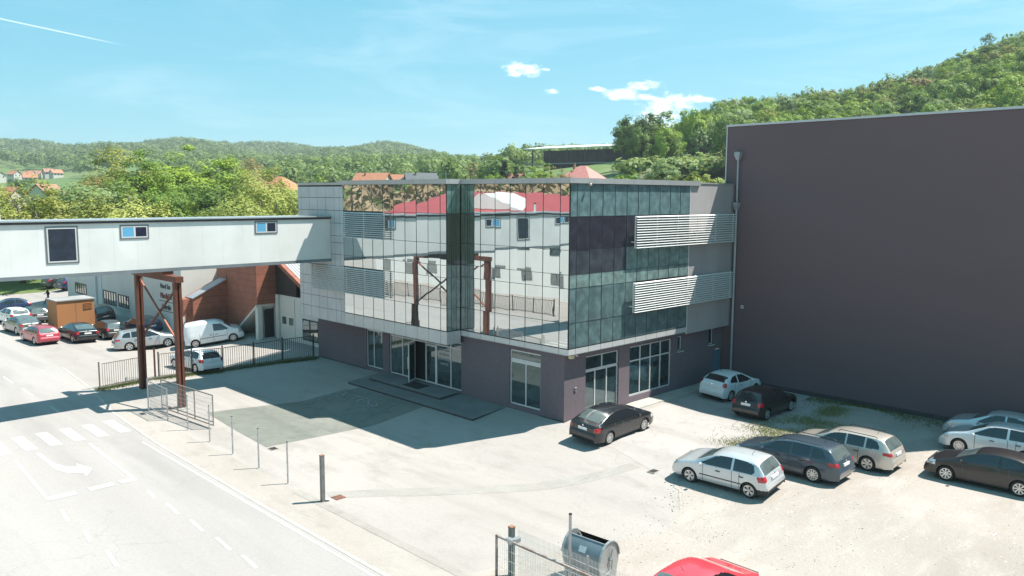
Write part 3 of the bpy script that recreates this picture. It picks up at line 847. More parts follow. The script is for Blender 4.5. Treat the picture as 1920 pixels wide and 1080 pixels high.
a_ = MB(); a_.box(XB0, YB - .12, ZB1 - .038, XB1 - .0, YB + BW + .12, ZB1 + .03); a_.build('roof', mat('galvanised bridge roof', (.42, .44, .46), .4, .5, .12, .7), t_, world_coords=True)
G_bw = glassy('bridge window glass', (.5, .55, .8), (.012, .014, .032), .03, .2)
G_bl = mat('blue window blind', (.10, .34, .55), .5)
M_wf = mat('dark grey window surround', (.14, .15, .155), .5, .2)
def bwin(x0, x1, z0, z1, split):
    f = MB(); y = YB - .03; e = .07
    f.box(x0 - e, y, z0 - e, x1 + e, YB - .001, z0); f.box(x0 - e, y, z1, x1 + e, YB - .001, z1 + e); f.box(x0 - e, y, z0, x0, YB - .001, z1); f.box(x1, y, z0, x1 + e, YB - .001, z1)
    o = f.build('window', M_wf, t_, world_coords=True)
    L = t_.location
    def sub(mb, n, m):
        s = mb.build(n, m, None); s.data.transform(Matrix.Translation(-L)); s.parent = o; return s
    g = MB(); w_ = .06
    g.box(x0, y + .006, z0, x1, YB - .002, z0 + w_); g.box(x0, y + .006, z1 - w_, x1, YB - .002, z1); g.box(x0, y + .006, z0 + w_, x0 + w_, YB - .002, z1 - w_); g.box(x1 - w_, y + .006, z0 + w_, x1, YB - .002, z1 - w_)
    if split: xm = (x0 + x1) / 2; g.box(xm - .05, y + .006, z0 + w_, xm + .05, YB - .002, z1 - w_)
    sub(g, 'frame', M_frame)
    if split:
        p = MB(); p.box(x0 + w_, YB - .014, z0 + w_, xm - .05, YB - .003, z1 - w_); sub(p, 'blue_pane', G_bl)
        p = MB(); p.box(xm + .05, YB - .014, z0 + w_, x1 - w_, YB - .003, z1 - w_); sub(p, 'pane', G_bw)
    else:
        p = MB(); p.box(x0 + w_, YB - .014, z0 + w_, x1 - w_, YB - .003, z1 - w_); sub(p, 'pane', G_bw)
bwin(-17.30, -15.93, 7.66, 9.40, False); bwin(-13.75, -12.40, 8.78, 9.40, True); bwin(-6.12, -4.79, 8.84, 9.46, True); bwin(-21.6, -20.3, 8.78, 9.40, True); bwin(-23.0, -21.7, 8.78, 9.40, True)
tv_ = thing('roof_vent', 'short pale vent pipe standing on the footbridge roof at the left edge', 'vent pipe', (-19.05, YB + 1.2, ZB1 + .03))
a_ = MB(); a_.tube((0, 0, 0), (0, 0, .62), .07, n=10); a_.build('pipe', M_frame, tv_); a_ = MB(); a_.tube((0, 0, .62), (0, 0, .70), .085, n=10); a_.build('cap', M_mull, tv_); a_ = MB(); a_.box(-.25, -.2, -.01, .25, .2, .03); a_.build('base', M_frame, tv_)
# rust-red steel frame carrying it: posts front and behind, cross beam and X brace
t_ = thing('bridge_support_frame', 'rust red steel frame with cross bracing holding up the footbridge', 'steel frame', (-11.35, 21, -.6))
M_rust = mat('rust red steel', (.16, .052, .030), .65, .2, .35, 1.2, vs3=8)
M_rust2 = mat('orange primer steel', (.34, .12, .07), .65, .1, .25, 2)
def hcol(x, y, z0, z1, nm, mm=M_rust):
    c_ = MB(); s = .18
    c_.box(x - s, y - s, z0, x - s + .03, y + s, z1); c_.box(x + s - .03, y - s, z0, x + s, y + s, z1); c_.box(x - s + .03, y - .02, z0, x + s - .03, y + .02, z1)
    c_.box(x - s + .03, y - s + .01, z0, x - .05, y - s + .04, z1); c_.box(x + .05, y - s + .01, z0, x + s - .03, y - s + .04, z1)
    return c_.build(nm, mm, t_, world_coords=True)
ya, yb_ = 18.15, 24.0
hcol(-11.45, ya, -.7, 6.35, 'column'); hcol(-11.35, yb_, -.7, 6.35, 'column')
c_ = MB(); c_.box(-11.62, ya - .3, 6.36, -11.2, yb_ + .3, 6.68); c_.box(-11.7, YB, 6.685, -11.1, YB + BW, 6.865); c_.build('cross_beam', M_rust, t_, world_coords=True)
c_ = MB(); c_.bar((-11.40, ya + .26, 3.0), (-11.34, yb_ - .26, 6.1), .09, .09); c_.build('brace', M_rust2, t_, world_coords=True)
c_ = MB(); c_.bar((-11.30, ya + .26, 6.1), (-11.26, yb_ - .26, 2.8), .09, .09); c_.build('brace', M_rust, t_, world_coords=True)
c_ = MB(); c_.box(-11.8, ya - .4, -.7, -11.1, ya + .4, -.56); c_.box(-11.7, yb_ - .4, -.7, -11.0, yb_ + .4, -.56); c_.build('base_plate', M_kerb, t_, world_coords=True)

# ------------------------------------------------------------------ cars
M_cglass = mat('dark car glass', (.012, .016, .02), .04, 0, spec=.9, coat=.6)
M_cglass2 = mat('grey car glass', (.10, .13, .13), .06, 0, .25, 2.5, spec=.9, coat=.6)
M_tyre = mat('tyre rubber', (.022, .022, .023), .85)
M_rim = mat('alloy rim', (.62, .63, .64), .3, .8)
M_rimd = mat('dark wheel disc', (.03, .03, .032), .5, .4)
M_trim = mat('black plastic trim', (.02, .02, .022), .6)
M_tail = mat('red lamp lens', (.45, .012, .02), .15, 0, coat=1)
M_head = mat('clear lamp lens', (.55, .58, .6), .1, .5, coat=1)
M_plate = mat('number plate', (.72, .73, .74), .5)
M_chrome = mat('bright trim', (.75, .76, .78), .15, 1)
M_gap = mat('panel gap', (.07, .07, .07), .7)
M_under = mat('underbody', (.012, .012, .012), .9)


def chaikin(p, n=2):
    for _ in range(n):
        q = [p[0]]
        for a, b_ in zip(p, p[1:]):
            q += [(a[0] * .75 + b_[0] * .25, a[1] * .75 + b_[1] * .25), (a[0] * .25 + b_[0] * .75, a[1] * .25 + b_[1] * .75)]
        q.append(p[-1]); p = q
    return p


def inpoly(x, z, poly):
    c = False; j = len(poly) - 1
    for i in range(len(poly)):
        xi, zi = poly[i]; xj, zj = poly[j]
        if (zi > z) != (zj > z) and x < (xj - xi) * (z - zi) / (zj - zi) + xi: c = not c
        j = i
    return c


# x runs forwards from the rear bumper; prof is the outline over the top of the car seen from the side
SPEC = {
 'hatch': dict(L=4.20, W=1.76, WB=2.58, RO=.74, r=.315,
    prof=[(.04, .30), (0, .42), (0, .58), (.07, .66), (.09, .84), (.15, .96), (.33, 1.22), (.46, 1.39), (.75, 1.45), (1.5, 1.485), (2.05, 1.45), (2.35, 1.37), (3.05, 1.02), (3.2, .97), (3.7, .88), (4.0, .76), (4.13, .66), (4.19, .52), (4.2, .40), (4.16, .28)],
    belt=(.96, .90), win=[[(.62, .98), (.52, 1.05), (.60, 1.30), (.9, 1.37), (1.42, 1.40), (1.42, .96)], [(1.50, .96), (1.50, 1.40), (1.95, 1.38), (2.25, 1.29), (2.82, .98), (2.7, .945)]],
    ws=(2.38, 3.03), rw=(.17, .45), seam=[1.46, 2.72], seam2=.62, tail=(.0, .42, .74, .96, .44), head=(.42, .62, .80, .42), mould=(.9, 2.85, .52), hand=[1.05, 2.05]),
 'liftback': dict(L=4.60, W=1.80, WB=2.68, RO=1.0, r=.32,
    prof=[(.05, .30), (0, .42), (0, .60), (.07, .68), (.08, .90), (.14, 1.00), (.35, 1.05), (.75, 1.22), (1.15, 1.38), (1.6, 1.45), (2.1, 1.465), (2.5, 1.42), (2.75, 1.35), (3.42, 1.02), (3.6, .97), (4.15, .87), (4.42, .76), (4.53, .64), (4.6, .50), (4.6, .40), (4.55, .28)],
    belt=(.98, .90), win=[[(1.0, .99), (.92, 1.08), (1.25, 1.30), (1.6, 1.36), (1.95, 1.38), (1.95, .965)], [(2.02, .96), (2.02, 1.38), (2.4, 1.36), (2.62, 1.29), (3.15, .98), (3.0, .945)]],
    ws=(2.78, 3.40), rw=(.45, 1.18), seam=[1.98, 3.05], seam2=1.05, tail=(0, .34, .74, .93, .46), head=(.42, .60, .78, .42), mould=None, hand=[1.5, 2.5], chrome=1),
 'wagon': dict(L=4.72, W=1.82, WB=2.72, RO=1.05, r=.325,
    prof=[(.05, .30), (0, .42), (0, .60), (.07, .68), (.09, .86), (.16, .98), (.36, 1.25), (.50, 1.42), (.8, 1.475), (1.6, 1.51), (2.2, 1.49), (2.65, 1.40), (2.85, 1.33), (3.5, 1.02), (3.68, .97), (4.2, .88), (4.5, .77), (4.62, .65), (4.71, .50), (4.72, .40), (4.67, .28)],
    belt=(.98, .91), win=[[(.62, 1.02), (.60, 1.12), (.74, 1.31), (1.0, 1.38), (1.18, 1.39), (1.18, .985)], [(1.24, .98), (1.24, 1.40), (2.0, 1.41), (2.0, .965)], [(2.07, .96), (2.07, 1.41), (2.45, 1.38), (2.72, 1.29), (3.25, .98), (3.1, .945)]],
    ws=(2.88, 3.48), rw=(.18, .49), seam=[2.03, 3.15], seam2=1.1, tail=(0, .45, .80, .94, .44), head=(.45, .62, .80, .42), mould=None, hand=[1.55, 2.55], rails=(.75, 2.45), chrome=1),
 'coupe_hatch': dict(L=4.20, W=1.75, WB=2.56, RO=.78, r=.31,
    prof=[(.04, .30), (0, .42), (0, .60), (.06, .68), (.07, .90), (.14, 1.0), (.42, 1.20), (.75, 1.36), (1.2, 1.44), (1.7, 1.465), (2.1, 1.42), (2.35, 1.35), (3.08, 1.0), (3.25, .95), (3.75, .84), (4.0, .74), (4.12, .64), (4.19, .50), (4.2, .40), (4.15, .28)],
    belt=(.99, .90), win=[[(.72, 1.05), (.80, 1.18), (1.1, 1.33), (1.45, 1.37), (1.45, .97)], [(1.53, .96), (1.53, 1.375), (1.95, 1.35), (2.22, 1.28), (2.85, .97), (2.7, .94)]],
    ws=(2.38, 3.06), rw=(.30, .76), seam=[1.49, 2.75], seam2=.8, tail=(0, .35, .86, 1.08, .46), head=(.45, .60, .78, .42), mould=None, hand=[1.75]),
 'van': dict(L=4.30, W=1.83, WB=2.75, RO=.72, r=.31,
    prof=[(.05, .30), (0, .42), (.0, 1.0), (.05, 1.5), (.12, 1.74), (.3, 1.81), (1.2, 1.84), (2.2, 1.82), (2.6, 1.74), (2.95, 1.55), (3.45, 1.12), (3.6, 1.06), (4.0, .95), (4.18, .78), (4.28, .62), (4.3, .42), (4.26, .28)],
    belt=(1.0, .95), win=[[(2.15, 1.06), (2.15, 1.58), (2.6, 1.56), (2.8, 1.48), (3.2, 1.10), (3.1, 1.03)]],
    ws=(2.98, 3.42), rw=(9, 9), seam=[2.08, 3.1], seam2=1.0, tail=(0, .16, .85, 1.35, .78), head=(.38, .66, .92, .5), mould=(1.1, 3.0, .62), hand=[2.3, 1.9]),
 'suv': dict(L=4.45, W=1.86, WB=2.69, RO=.85, r=.35,
    prof=[(.05, .38), (0, .5), (0, .72), (.08, .80), (.11, 1.0), (.18, 1.15), (.38, 1.42), (.52, 1.60), (.85, 1.66), (1.6, 1.69), (2.3, 1.65), (2.6, 1.57), (3.2, 1.20), (3.4, 1.13), (3.95, 1.03), (4.22, .90), (4.36, .76), (4.44, .6), (4.45, .48), (4.4, .36)],
    belt=(1.14, 1.06), win=[[(.62, 1.2), (.62, 1.32), (.78, 1.50), (1.0, 1.55), (1.55, 1.57), (1.55, 1.12)], [(1.62, 1.12), (1.62, 1.58), (2.1, 1.56), (2.4, 1.48), (2.98, 1.15), (2.85, 1.11)]],
    ws=(2.62, 3.18), rw=(.20, .51), seam=[1.59, 2.9], seam2=.85, tail=(0, .4, .95, 1.15, .5), head=(.45, .76, .94, .42), mould=None, hand=[1.2, 2.2], clad=1, rails=(.8, 2.4)),
}
_cache = {}


def car_meshes(kind, v=None):
    key = (kind, v)
    if key in _cache: return _cache[key]
    S = dict(SPEC[kind]); L, W, WB, RO, r = S['L'], S['W'], S['WB'], S['RO'], S['r']
    prof = chaikin(S['prof'], 2)
    st = [prof[0]]
    for a, b_ in zip(prof, prof[1:]):
        l_ = math.hypot(b_[0] - a[0], b_[1] - a[1]); k = max(1, int(l_ / .023))
        st += [(a[0] + (b_[0] - a[0]) * i / k, a[1] + (b_[1] - a[1]) * i / k) for i in range(1, k + 1)]
    zb0 = .20 if kind != 'suv' else .28
    xwr, xwf = RO, RO + WB
    NL, NS, NTp = 24, 18, 12
    rows = []; cats = []
    for (x, zt) in st:
        ed = max(0, .55 - min(x, L - x)) / .55; ed = min(ed, 1)
        Wx = W / 2 * (1 - .17 * ed ** 2.2)
        belt = S['belt'][0] + (S['belt'][1] - S['belt'][0]) * x / L
        zb = min(zb0 + .07 * ed, zt - .03)
        zk = max(min(belt, zt - .075), zb + .02)
        h = zt - zk
        half = []
        for i in range(NL):
            z = zb + (zk - zb) * i / (NL - 1)
            q = clamp((z - zb0) / max(.3, belt - zb0))
            y = Wx * (.945 + .055 * math.sin(math.pi * min(1, q * .92 + .12)) ** .8)
            half.append((y, z))
        Wb = half[-1][0] * .985
        tum = .30 if kind != 'van' else .12
        Wt = max(Wb - tum * h - min(.05, h * .6), .1)
        for i in range(1, NS + 1):
            tt = i / NS; z = zk + h * .84 * tt; y = Wb - (Wb - Wt) * (tt ** 1.15); half.append((y, z))
        for i in range(1, NTp + 1):
            s = i / NTp; y = Wt * (1 - s); half.append((y, zt - .16 * h * (1 - s) ** 3.2))
        rows.append([(x, y, z) for y, z in half] + [(x, -y, z) for y, z in half[-2::-1]])
    NH = NL + NS + NTp; NR = 2 * NH - 1
    V_ = [list(p) for row in rows for p in row]
    R_ = r + .045
    for p in V_:   # snap the arch edges onto a circle
        if p[2] < .85:
            for xw in (xwr, xwf):
                d = math.hypot(p[0] - xw, p[2] - r)
                if abs(d - R_) < .022 and d > 0 and abs(p[1]) > W * .36:
                    p[0] = xw + (p[0] - xw) * R_ / d; p[2] = r + (p[2] - r) * R_ / d
    F = {k: [] for k in ('paint', 'side', 'side2', 'front', 'rear', 'gap', 'trim', 'tail', 'head', 'tail2', 'head2', 'clad')}
    tl = S['tail']; hd = S['head']
    ns = len(st)
    for i in range(ns - 1):
        for j in range(NR - 1):
            a = i * NR + j; f = (a, a + NR, a + NR + 1, a + 1)
            cx = sum(V_[q][0] for q in f) / 4; cy = sum(V_[q][1] for q in f) / 4; cz = sum(V_[q][2] for q in f) / 4
            jj = j if j < NH - 1 else NR - 2 - j
            cat = 'low' if jj < NL - 1 else 'up' if jj < NL - 1 + NS else 'top'
            k = 'paint'
            if cat == 'low' and abs(cy) > W * .36 and (math.hypot(cx - xwr, cz - r) < R_ or math.hypot(cx - xwf, cz - r) < R_): continue
            ay = abs(cy)
            dend = L - cx
            if cat == 'up' and any(inpoly(cx, cz, w_) for w_ in S['win']): k = 'side' if cy > 0 else 'side2'
            elif cat != 'low' and S['ws'][0] < cx < S['ws'][1] and cz > 1.0 and ay < (W / 2 - .20 - .26 * (cz - .95)): k = 'front'
            elif cat != 'low' and S['rw'][0] < cx < S['rw'][1] and ay < (W / 2 - .22 - .22 * (cz - .95)) and cz > S['belt'][0] - .02: k = 'rear'
            elif cx < tl[1] * (1 if cat == 'low' else 1) and tl[2] < cz < tl[3] and ay > W / 2 * (tl[4] + .28) and cx < tl[1] - 1.2 * max(0, tl[3] - .04 - cz) * .3: k = 'tail' if cy > 0 else 'tail2'
            elif dend < hd[0] and hd[1] < cz < hd[2] and ay > W / 2 * hd[3] + max(0, .12 - dend): k = 'head' if cy > 0 else 'head2'
            elif dend < .16 and .52 < cz < .66 and ay < .42: k = 'trim'
            elif dend < .12 and .27 < cz < .38 and ay < .65: k = 'trim'
            elif cat == 'low' and any(abs(cx - q) < .011 for q in S['seam'] + [xwr + R_ * .95 + .05]) and cz > .28 and not (abs(cx - xwf) < R_ + .02): k = 'gap'
            elif cat == 'low' and cz < zb0 + .05 and .4 < cx < L - .4: k = 'trim'
            elif S.get('clad') and (cz < zb0 + .15 or (min(math.hypot(cx - xwr, cz - r), math.hypot(cx - xwf, cz - r)) < R_ + .05 and cat == 'low')): k = 'clad'
            elif v == 'blackbumper' and cx < RO - R_ + .02 and cz < .44: k = 'clad'
            F[k].append(f)
    off = RO + WB / 2
    V_ = [(p[0] - off, p[1], p[2]) for p in V_]
    out = {}
    def sub(keys, nm, shrink=0):
        fs = []; mi = []
        for n_, k in enumerate(keys):
            fs += F[k]; mi += [n_] * len(F[k])
        if not fs: return None
        used = sorted({q for f in fs for q in f}); mp = {q: i for i, q in enumerate(used)}
        me = bpy.data.meshes.new(nm); me.from_pydata([V_[q] for q in used], [], [tuple(mp[q] for q in f) for f in fs])
        for _ in keys: me.materials.append(None)
        me.polygons.foreach_set('material_index', mi); me.polygons.foreach_set('use_smooth', [True] * len(fs))
        return me
    out['body'] = sub(['paint', 'gap', 'trim', 'clad'], 'body')
    out['side_window'] = sub(['side'], 'side_windows'); out['side_window2'] = sub(['side2'], 'side_windows'); out['windscreen'] = sub(['front'], 'windscreen'); out['rear_window'] = sub(['rear'], 'rear_window')
    out['taillight'] = sub(['tail'], 'taillight'); out['taillight2'] = sub(['tail2'], 'taillight'); out['headlight'] = sub(['head'], 'headlight'); out['headlight2'] = sub(['head2'], 'headlight')
    u = MB(); u.box(.12 - off, -W / 2 + .24, zb0, L - .12 - off, W / 2 - .24, .72); u.box(xwr + .5 - off, -W / 2 + .05, zb0 - .01, xwf - .5 - off, W / 2 - .05, zb0 + .12)
    out['_under'] = u
    _cache[key] = (out, S, off)
    return _cache[key]


def wheel_meshes(r, w_, spokes, key):
    k = ('wheel', r, spokes)
    if k in _cache: return _cache[k]
    t_ = MB(); t_.lathe([(-w_ / 2, r * .66), (-w_ / 2, r * .93), (-w_ * .36, r), (w_ * .36, r), (w_ / 2, r * .93), (w_ / 2, r * .68), (w_ * .42, r * .66)], (0, 0, 0), 'y', 28)
    o1 = t_.build('wheel', M_tyre, smooth=True); m1 = o1.data; bpy.data.objects.remove(o1)
    d = MB()
    for s in (1,):
        d.lathe([(w_ * .30, .001), (w_ * .30, r * .6), (w_ * .44, r * .67), (w_ * .5, r * .70)], (0, 0, 0), 'y', 28)
    o2 = d.build('wheel_disc', M_rimd, smooth=False); m2 = o2.data; bpy.data.objects.remove(o2)
    s_ = MB(); y = w_ * .42
    s_.lathe([(y - .01, r * .60), (y + .022, r * .61), (y + .022, r * .70), (y, r * .71)], (0, 0, 0), 'y', 28)
    s_.lathe([(y - .03, .001), (y + .008, .001), (y + .008, r * .17), (y - .02, r * .2)], (0, 0, 0), 'y', 14)
    for i in range(spokes):
        a = 2 * math.pi * i / spokes; c, s = math.cos(a), math.sin(a)
        def P(rad_, tan, yy): return (c * rad_ - s * tan, yy, s * rad_ + c * tan)
        w0, w1 = r * .06, r * .62 * math.pi / spokes * (.42 if spokes > 6 else .62)
        s_.hexa([P(r * .12, -w0, y - .03), P(r * .12, w0, y - .03), P(r * .12, w0, y + .0), P(r * .12, -w0, y + .0), P(r * .64, -w1, y - .02), P(r * .64, w1, y - .02), P(r * .64, w1, y + .018), P(r * .64, -w1, y + .018)])
    o3 = s_.build('rim', M_rim); m3 = o3.data; bpy.data.objects.remove(o3)
    _cache[k] = (m1, m2, m3)
    return _cache[k]


CARS = 'cars parked around the building'


def car(kind, name, label, x, y, heading, m, cat='car', v=None, spokes=6, glass=None, group=CARS, rearglass=None, low=1.0, rim=None, sc_=1.0, detail=True, no_mould=False):
    ms, S, off = car_meshes(kind, v)
    r = S['r']; W = S['W']; L = S['L']; WB = S['WB']
    c_, s_ = math.cos(R(heading)), math.sin(R(heading))
    # rest the wheels on the ground: height from the axle points, tilt from their differences
    def gp(dx, dy): return G(x + c_ * dx - s_ * dy, y + s_ * dx + c_ * dy)
    zf, zr, zl, zz = gp(WB / 2, 0), gp(-WB / 2, 0), gp(0, .75), gp(0, -.75)
    z = (zf + zr) / 2 + .012
    o = thing(name, label, cat, (x, y, z), R(heading), group)
    o.rotation_euler = (math.atan2(zl - zz, 1.5), -math.atan2(zf - zr, WB), R(heading))
    if sc_ != 1: o.scale = (sc_,) * 3
    def putm(nm, me, mlist, par=o):
        if me is None: return None
        q = mkobj(nm, me, par)
        for i, mm in enumerate(mlist):
            if i < len(q.material_slots):
                q.material_slots[i].link = 'OBJECT'; q.material_slots[i].material = mm
        return q
    body = putm('body', ms['body'], [m, M_gap, M_trim, M_trim])
    gm = glass or M_cglass
    putm('side_windows', ms['side_window'], [gm]); putm('side_windows', ms['side_window2'], [gm]); putm('windscreen', ms['windscreen'], [rearglass or M_cglass2]); putm('rear_window', ms['rear_window'], [rearglass or M_cglass2])
    for q in ('taillight', 'taillight2'): putm('taillight', ms[q], [M_tail])
    for q in ('headlight', 'headlight2'): putm('headlight', ms[q], [M_head])
    if ('u', kind) not in _cache:
        q = ms['_under'].build('underbody', M_under, o); _cache[('u', kind)] = q.data
    else: mkobj('underbody', _cache[('u', kind)], o)
    wm = wheel_meshes(r, .205, spokes, 0)
    for sx in (-WB / 2, WB / 2):
        for sy in (1, -1):
            wv = mkobj('wheel', wm[0], o); wv.location = (sx, sy * (W / 2 - .125), r)
            if sy < 0: wv.rotation_euler = (0, 0, math.pi)
            mkobj('wheel_disc', wm[1], wv); q = mkobj('rim', wm[2], wv)
            if rim: q.material_slots[0].link = 'OBJECT'; q.material_slots[0].material = rim
    # plates, mirrors, handles
    def cm(key, fn, nm, mm, par=o):
        key = (kind, v, key)
        if key not in _cache:
            b_ = MB(); fn(b_); q = b_.build(nm, mm, par, bevel=0, smooth=False); _cache[key] = q.data
        else: q = mkobj(nm, _cache[key], par)
        q.material_slots[0].link = 'OBJECT'; q.material_slots[0].material = mm
        return q
    zp = .80 if kind in ('hatch', 'liftback', 'wagon', 'suv') else .62
    if kind == 'coupe_hatch': zp = .5
    if detail:
        xr = -off + (.075 if zp > .7 else -.012)
        cm('plate', lambda b_: b_.box(xr - .03, -.26, zp - .06, xr + .02, .26, zp + .055), 'number_plate', M_plate)
        zt = S['belt'][1] + .06; xm = S['win'][-1][-2][0] - off - .06; ym = W / 2 - .05
        for s in (1, -1):
            def fm(b_, s=s):
                b_.lathe([(-.09, .001), (-.08, .05), (-.03, .075), (.04, .078), (.09, .05), (.10, .001)], (0, 0, 0), 'y', 10)
            q = cm('mirror', fm, 'mirror', m); q.location = (xm, s * (ym + .12), zt); q.scale = (.8, 1, 1)
            for hx in S['hand']:
                q = cm('handle', lambda b_: b_.box(-.09, -.015, -.014, .09, .02, .018), 'door_handle', M_trim); q.location = (hx - off, s * (W / 2 - .008), .80 if kind != 'suv' else .95)
            if S['mould'] and not no_mould:
                a, b2, zz_ = S['mould']
                q = cm('mould', lambda b_: b_.box(a - off, -.012, -.018, b2 - off, .014, .018), 'side_moulding', M_trim); q.location = (0, s * (W / 2 - .002), zz_)
            if S.get('rails'):
                a, b2 = S['rails']
                q = cm('rail', lambda b_: (b_.tube((a - off, 0, .02), (a - off + .12, 0, .065), .016, n=6), b_.tube((a - off + .12, 0, .065), (b2 - off - .12, 0, .085), .016, n=6), b_.tube((b2 - off - .12, 0, .085), (b2 - off, 0, .0), .016, n=6)), 'roof_rail', M_trim)
                q.location = (0, s * (W / 2 - .30), 1.425 if kind == 'wagon' else 1.59)
        q = cm('aerial', lambda b_: b_.tube((0, 0, 0), (-.12, 0, .16), .008, n=5), 'aerial', M_trim); q.location = (1.0 - off, 0, (1.46 if kind not in ('van', 'suv', 'wagon') else 1.81 if kind == 'van' else 1.66 if kind == 'suv' else 1.48))
        q = cm('wiper', lambda b_: b_.bar((0, -.02, 0), (.0, -.36, .04), .014, .014), 'rear_wiper', M_trim)
        q.location = (S['rw'][0] - off + .02 if kind != 'van' else -off + .02, .1, S['belt'][0] + .07)
        q = cm('badge', lambda b_: b_.lathe([(-.008, .001), (-.008, .04), (.0, .045), (.002, .001)], (0, 0, 0), 'x', 12), 'badge', M_chrome)
        q.location = (-off + (.082 if kind != 'van' else 0), 0, S['belt'][0] - .035)
    return o


P_silver = paint('silver', (.60, .62, .64), .45); P_grey = paint('slate grey', (.045, .070, .095), .25); P_beige = paint('champagne', (.56, .51, .46), .45)
P_black = paint('black', (.012, .014, .018), .0, .22); P_white = paint('white', (.74, .76, .78), .0, .35); P_red = paint('red', (.62, .05, .07), .1); P_dred = paint('faded red', (.42, .045, .07), .2, .4)
P_blue = paint('dark blue', (.02, .035, .10), .3); P_dgrey = paint('dark grey', (.06, .062, .065), .4); P_green = paint('greenish grey', (.16, .17, .165), .4); P_dblack = paint('brown black', (.017, .014, .015), .0)
P_silb = paint('light silver', (.66, .68, .70), .3)
G2 = 'cars in the gravel car park in front'
car('hatch', 'hatchback_car', 'silver five door hatchback with black side strips and grey lower bumper, nearest parked row', -.75, -9.35, 92.5, P_silver, v='blackbumper', spokes=5, group=G2)
car('wagon', 'estate_car', 'dark slate grey estate car with roof rails between the silver hatchback and the champagne estate', 2.22, -10.45, 91, P_grey, spokes=10, group=G2)
car('wagon', 'estate_car', 'champagne beige estate car with square red lamps, furthest right of the three car row', 5.16, -11.45, 91, P_beige, spokes=6, group=G2, sc_=.97)
car('coupe_hatch', 'hatchback_car', 'black three door hatchback at the right edge in full sun', 6.35, -16.7, 93, P_dblack, spokes=8, group=G2)
car('hatch', 'hatchback_car', 'white silver hatchback with many spoke wheels behind the black one at the right edge', 10.72, -15.9, 92, P_silb, spokes=14, group=G2, no_mould=True)
car('liftback', 'saloon_car', 'silver saloon half in shade by the foot of the dark hall at the right edge', 13.0, -15.45, 92, P_silver, spokes=8, group=G2)
car('liftback', 'saloon_car', 'black saloon with bright window trim parked beside the glass corner', .98, -2.05, 0.3, P_black, spokes=10, group=G2)
car('coupe_hatch', 'hatchback_car', 'white hatchback with dark rear window in the shade by the dark hall', 11.72, -2.05, -1, P_white, spokes=6, rearglass=M_cglass, group=G2)
car('hatch', 'hatchback_car', 'black hatchback with red tail lamps in the shade behind the white hatchback', 9.7, -5.28, 0, P_dblack, spokes=5, rearglass=M_cglass, group=G2, no_mould=True)
car('coupe_hatch', 'hatchback_car', 'bright red car cut by the bottom edge of the picture', -9.75, -13.8, 0, P_red, spokes=6, group=G2)
G3 = 'cars in the car park beyond the footbridge'
car('wagon', 'estate_car', 'silver grey estate car parked crosswise behind the rust red bridge columns', -5.85, 38.1, -12, paint('mid silver', (.42, .43, .44), .5), spokes=5, group=G3)
car('van', 'delivery_van', 'white panel van with black side strip in front of the brick red stair', -2.0, 34.75, -22, P_white, cat='van', spokes=8, group=G3, sc_=1.0)
car('hatch', 'hatchback_car', 'white hatchback seen through the black railing beside the bridge column', -6.35, 28.1, 98, P_white, spokes=6, rearglass=M_cglass, group=G3, no_mould=True)
car('wagon', 'estate_car', 'faded red estate car, front one of the row beside the orange kiosk', -11.3, 45.75, 94, P_dred, spokes=6, group=G3, sc_=.93)
car('liftback', 'saloon_car', 'black saloon parked directly in front of the orange kiosk', -8.72, 45.1, 92, P_black, spokes=6, group=G3)
car('hatch', 'hatchback_car', 'dark grey hatchback at the right corner of the orange kiosk', -6.35, 45.3, 92, P_dgrey, spokes=6, group=G3, no_mould=True)
car('liftback', 'saloon_car', 'dark blue grey car in the shade of the white wall behind the silver estate', -3.75, 44.6, 92, P_blue, spokes=6, group=G3)
car('liftback', 'saloon_car', 'greenish grey saloon between the red estate and the white car', -11.1, 51.75, 95, P_green, spokes=6, group=G3)
car('hatch', 'hatchback_car', 'white hatchback behind the greenish grey saloon', -10.3, 58.0, 97, P_white, spokes=6, group=G3, no_mould=True)
car('coupe_hatch', 'hatchback_car', 'dark blue hatchback parked crosswise at the left edge beyond the white one', -9.0, 65.5, 172, P_blue, spokes=6, group=G3)
car('suv', 'off_road_car', 'black off road car in the shade right of the orange kiosk', -4.55, 53.2, 92, P_black, spokes=6, group=G3)
car('hatch', 'hatchback_car', 'dark car half hidden behind the left side of the orange kiosk', -8.6, 58.2, 92, P_dgrey, spokes=6, group=G3, no_mould=True)
car('suv', 'off_road_car', 'dark blue off road car at the far end of the white wall', 1.0, 77.5, 10, P_blue, spokes=6, group=G3)
car('suv', 'off_road_car', 'grey off road car behind the blue one at the far end', .5, 81.5, 12, P_dgrey, spokes=6, group=G3)
car('van', 'delivery_van', 'pale vehicle front just showing at the left picture edge beyond the car park', -16.1, 76.0, -95, P_white, cat='van', spokes=6, group=G3)

# ------------------------------------------------------------------ white works building beyond the car park
X1 = -2.25
t_ = thing('white_works_building', 'long low white building with dark window bands and company lettering behind the car park', 'building', (4, 55, 0))
M_wht = mat('white wall paint', (.60, .61, .60), .8, 0, .08, .4, streak=(1, 1, .3))
M_cream = mat('cream wall paint', (.60, .585, .55), .8, 0, .06, .5)
a_ = MB(); a_.box(X1, 40, -1.2, 14, 70, 7.4); a_.build('wall', M_cream, t_, world_coords=True)
a_ = MB(); a_.box(X1 - .25, 60.2, -1.2, X1 - .001, 62.4, 7.4); a_.box(X1 - .06, 59.0, -1.2, X1 - .001, 60.19, 7.2); a_.build('pilaster', M_wht, t_, world_coords=True)
a_ = MB(); a_.box(X1 - .2, 39.8, 7.402, 14.2, 70.2, 7.6); a_.build('roof', M_roof, t_, world_coords=True)
M_wfr = mat('black window frame', (.02, .022, .025), .5)
G_wk = glassy('works window glass', (.8, .84, .82), (.03, .035, .035), .42, 1.)
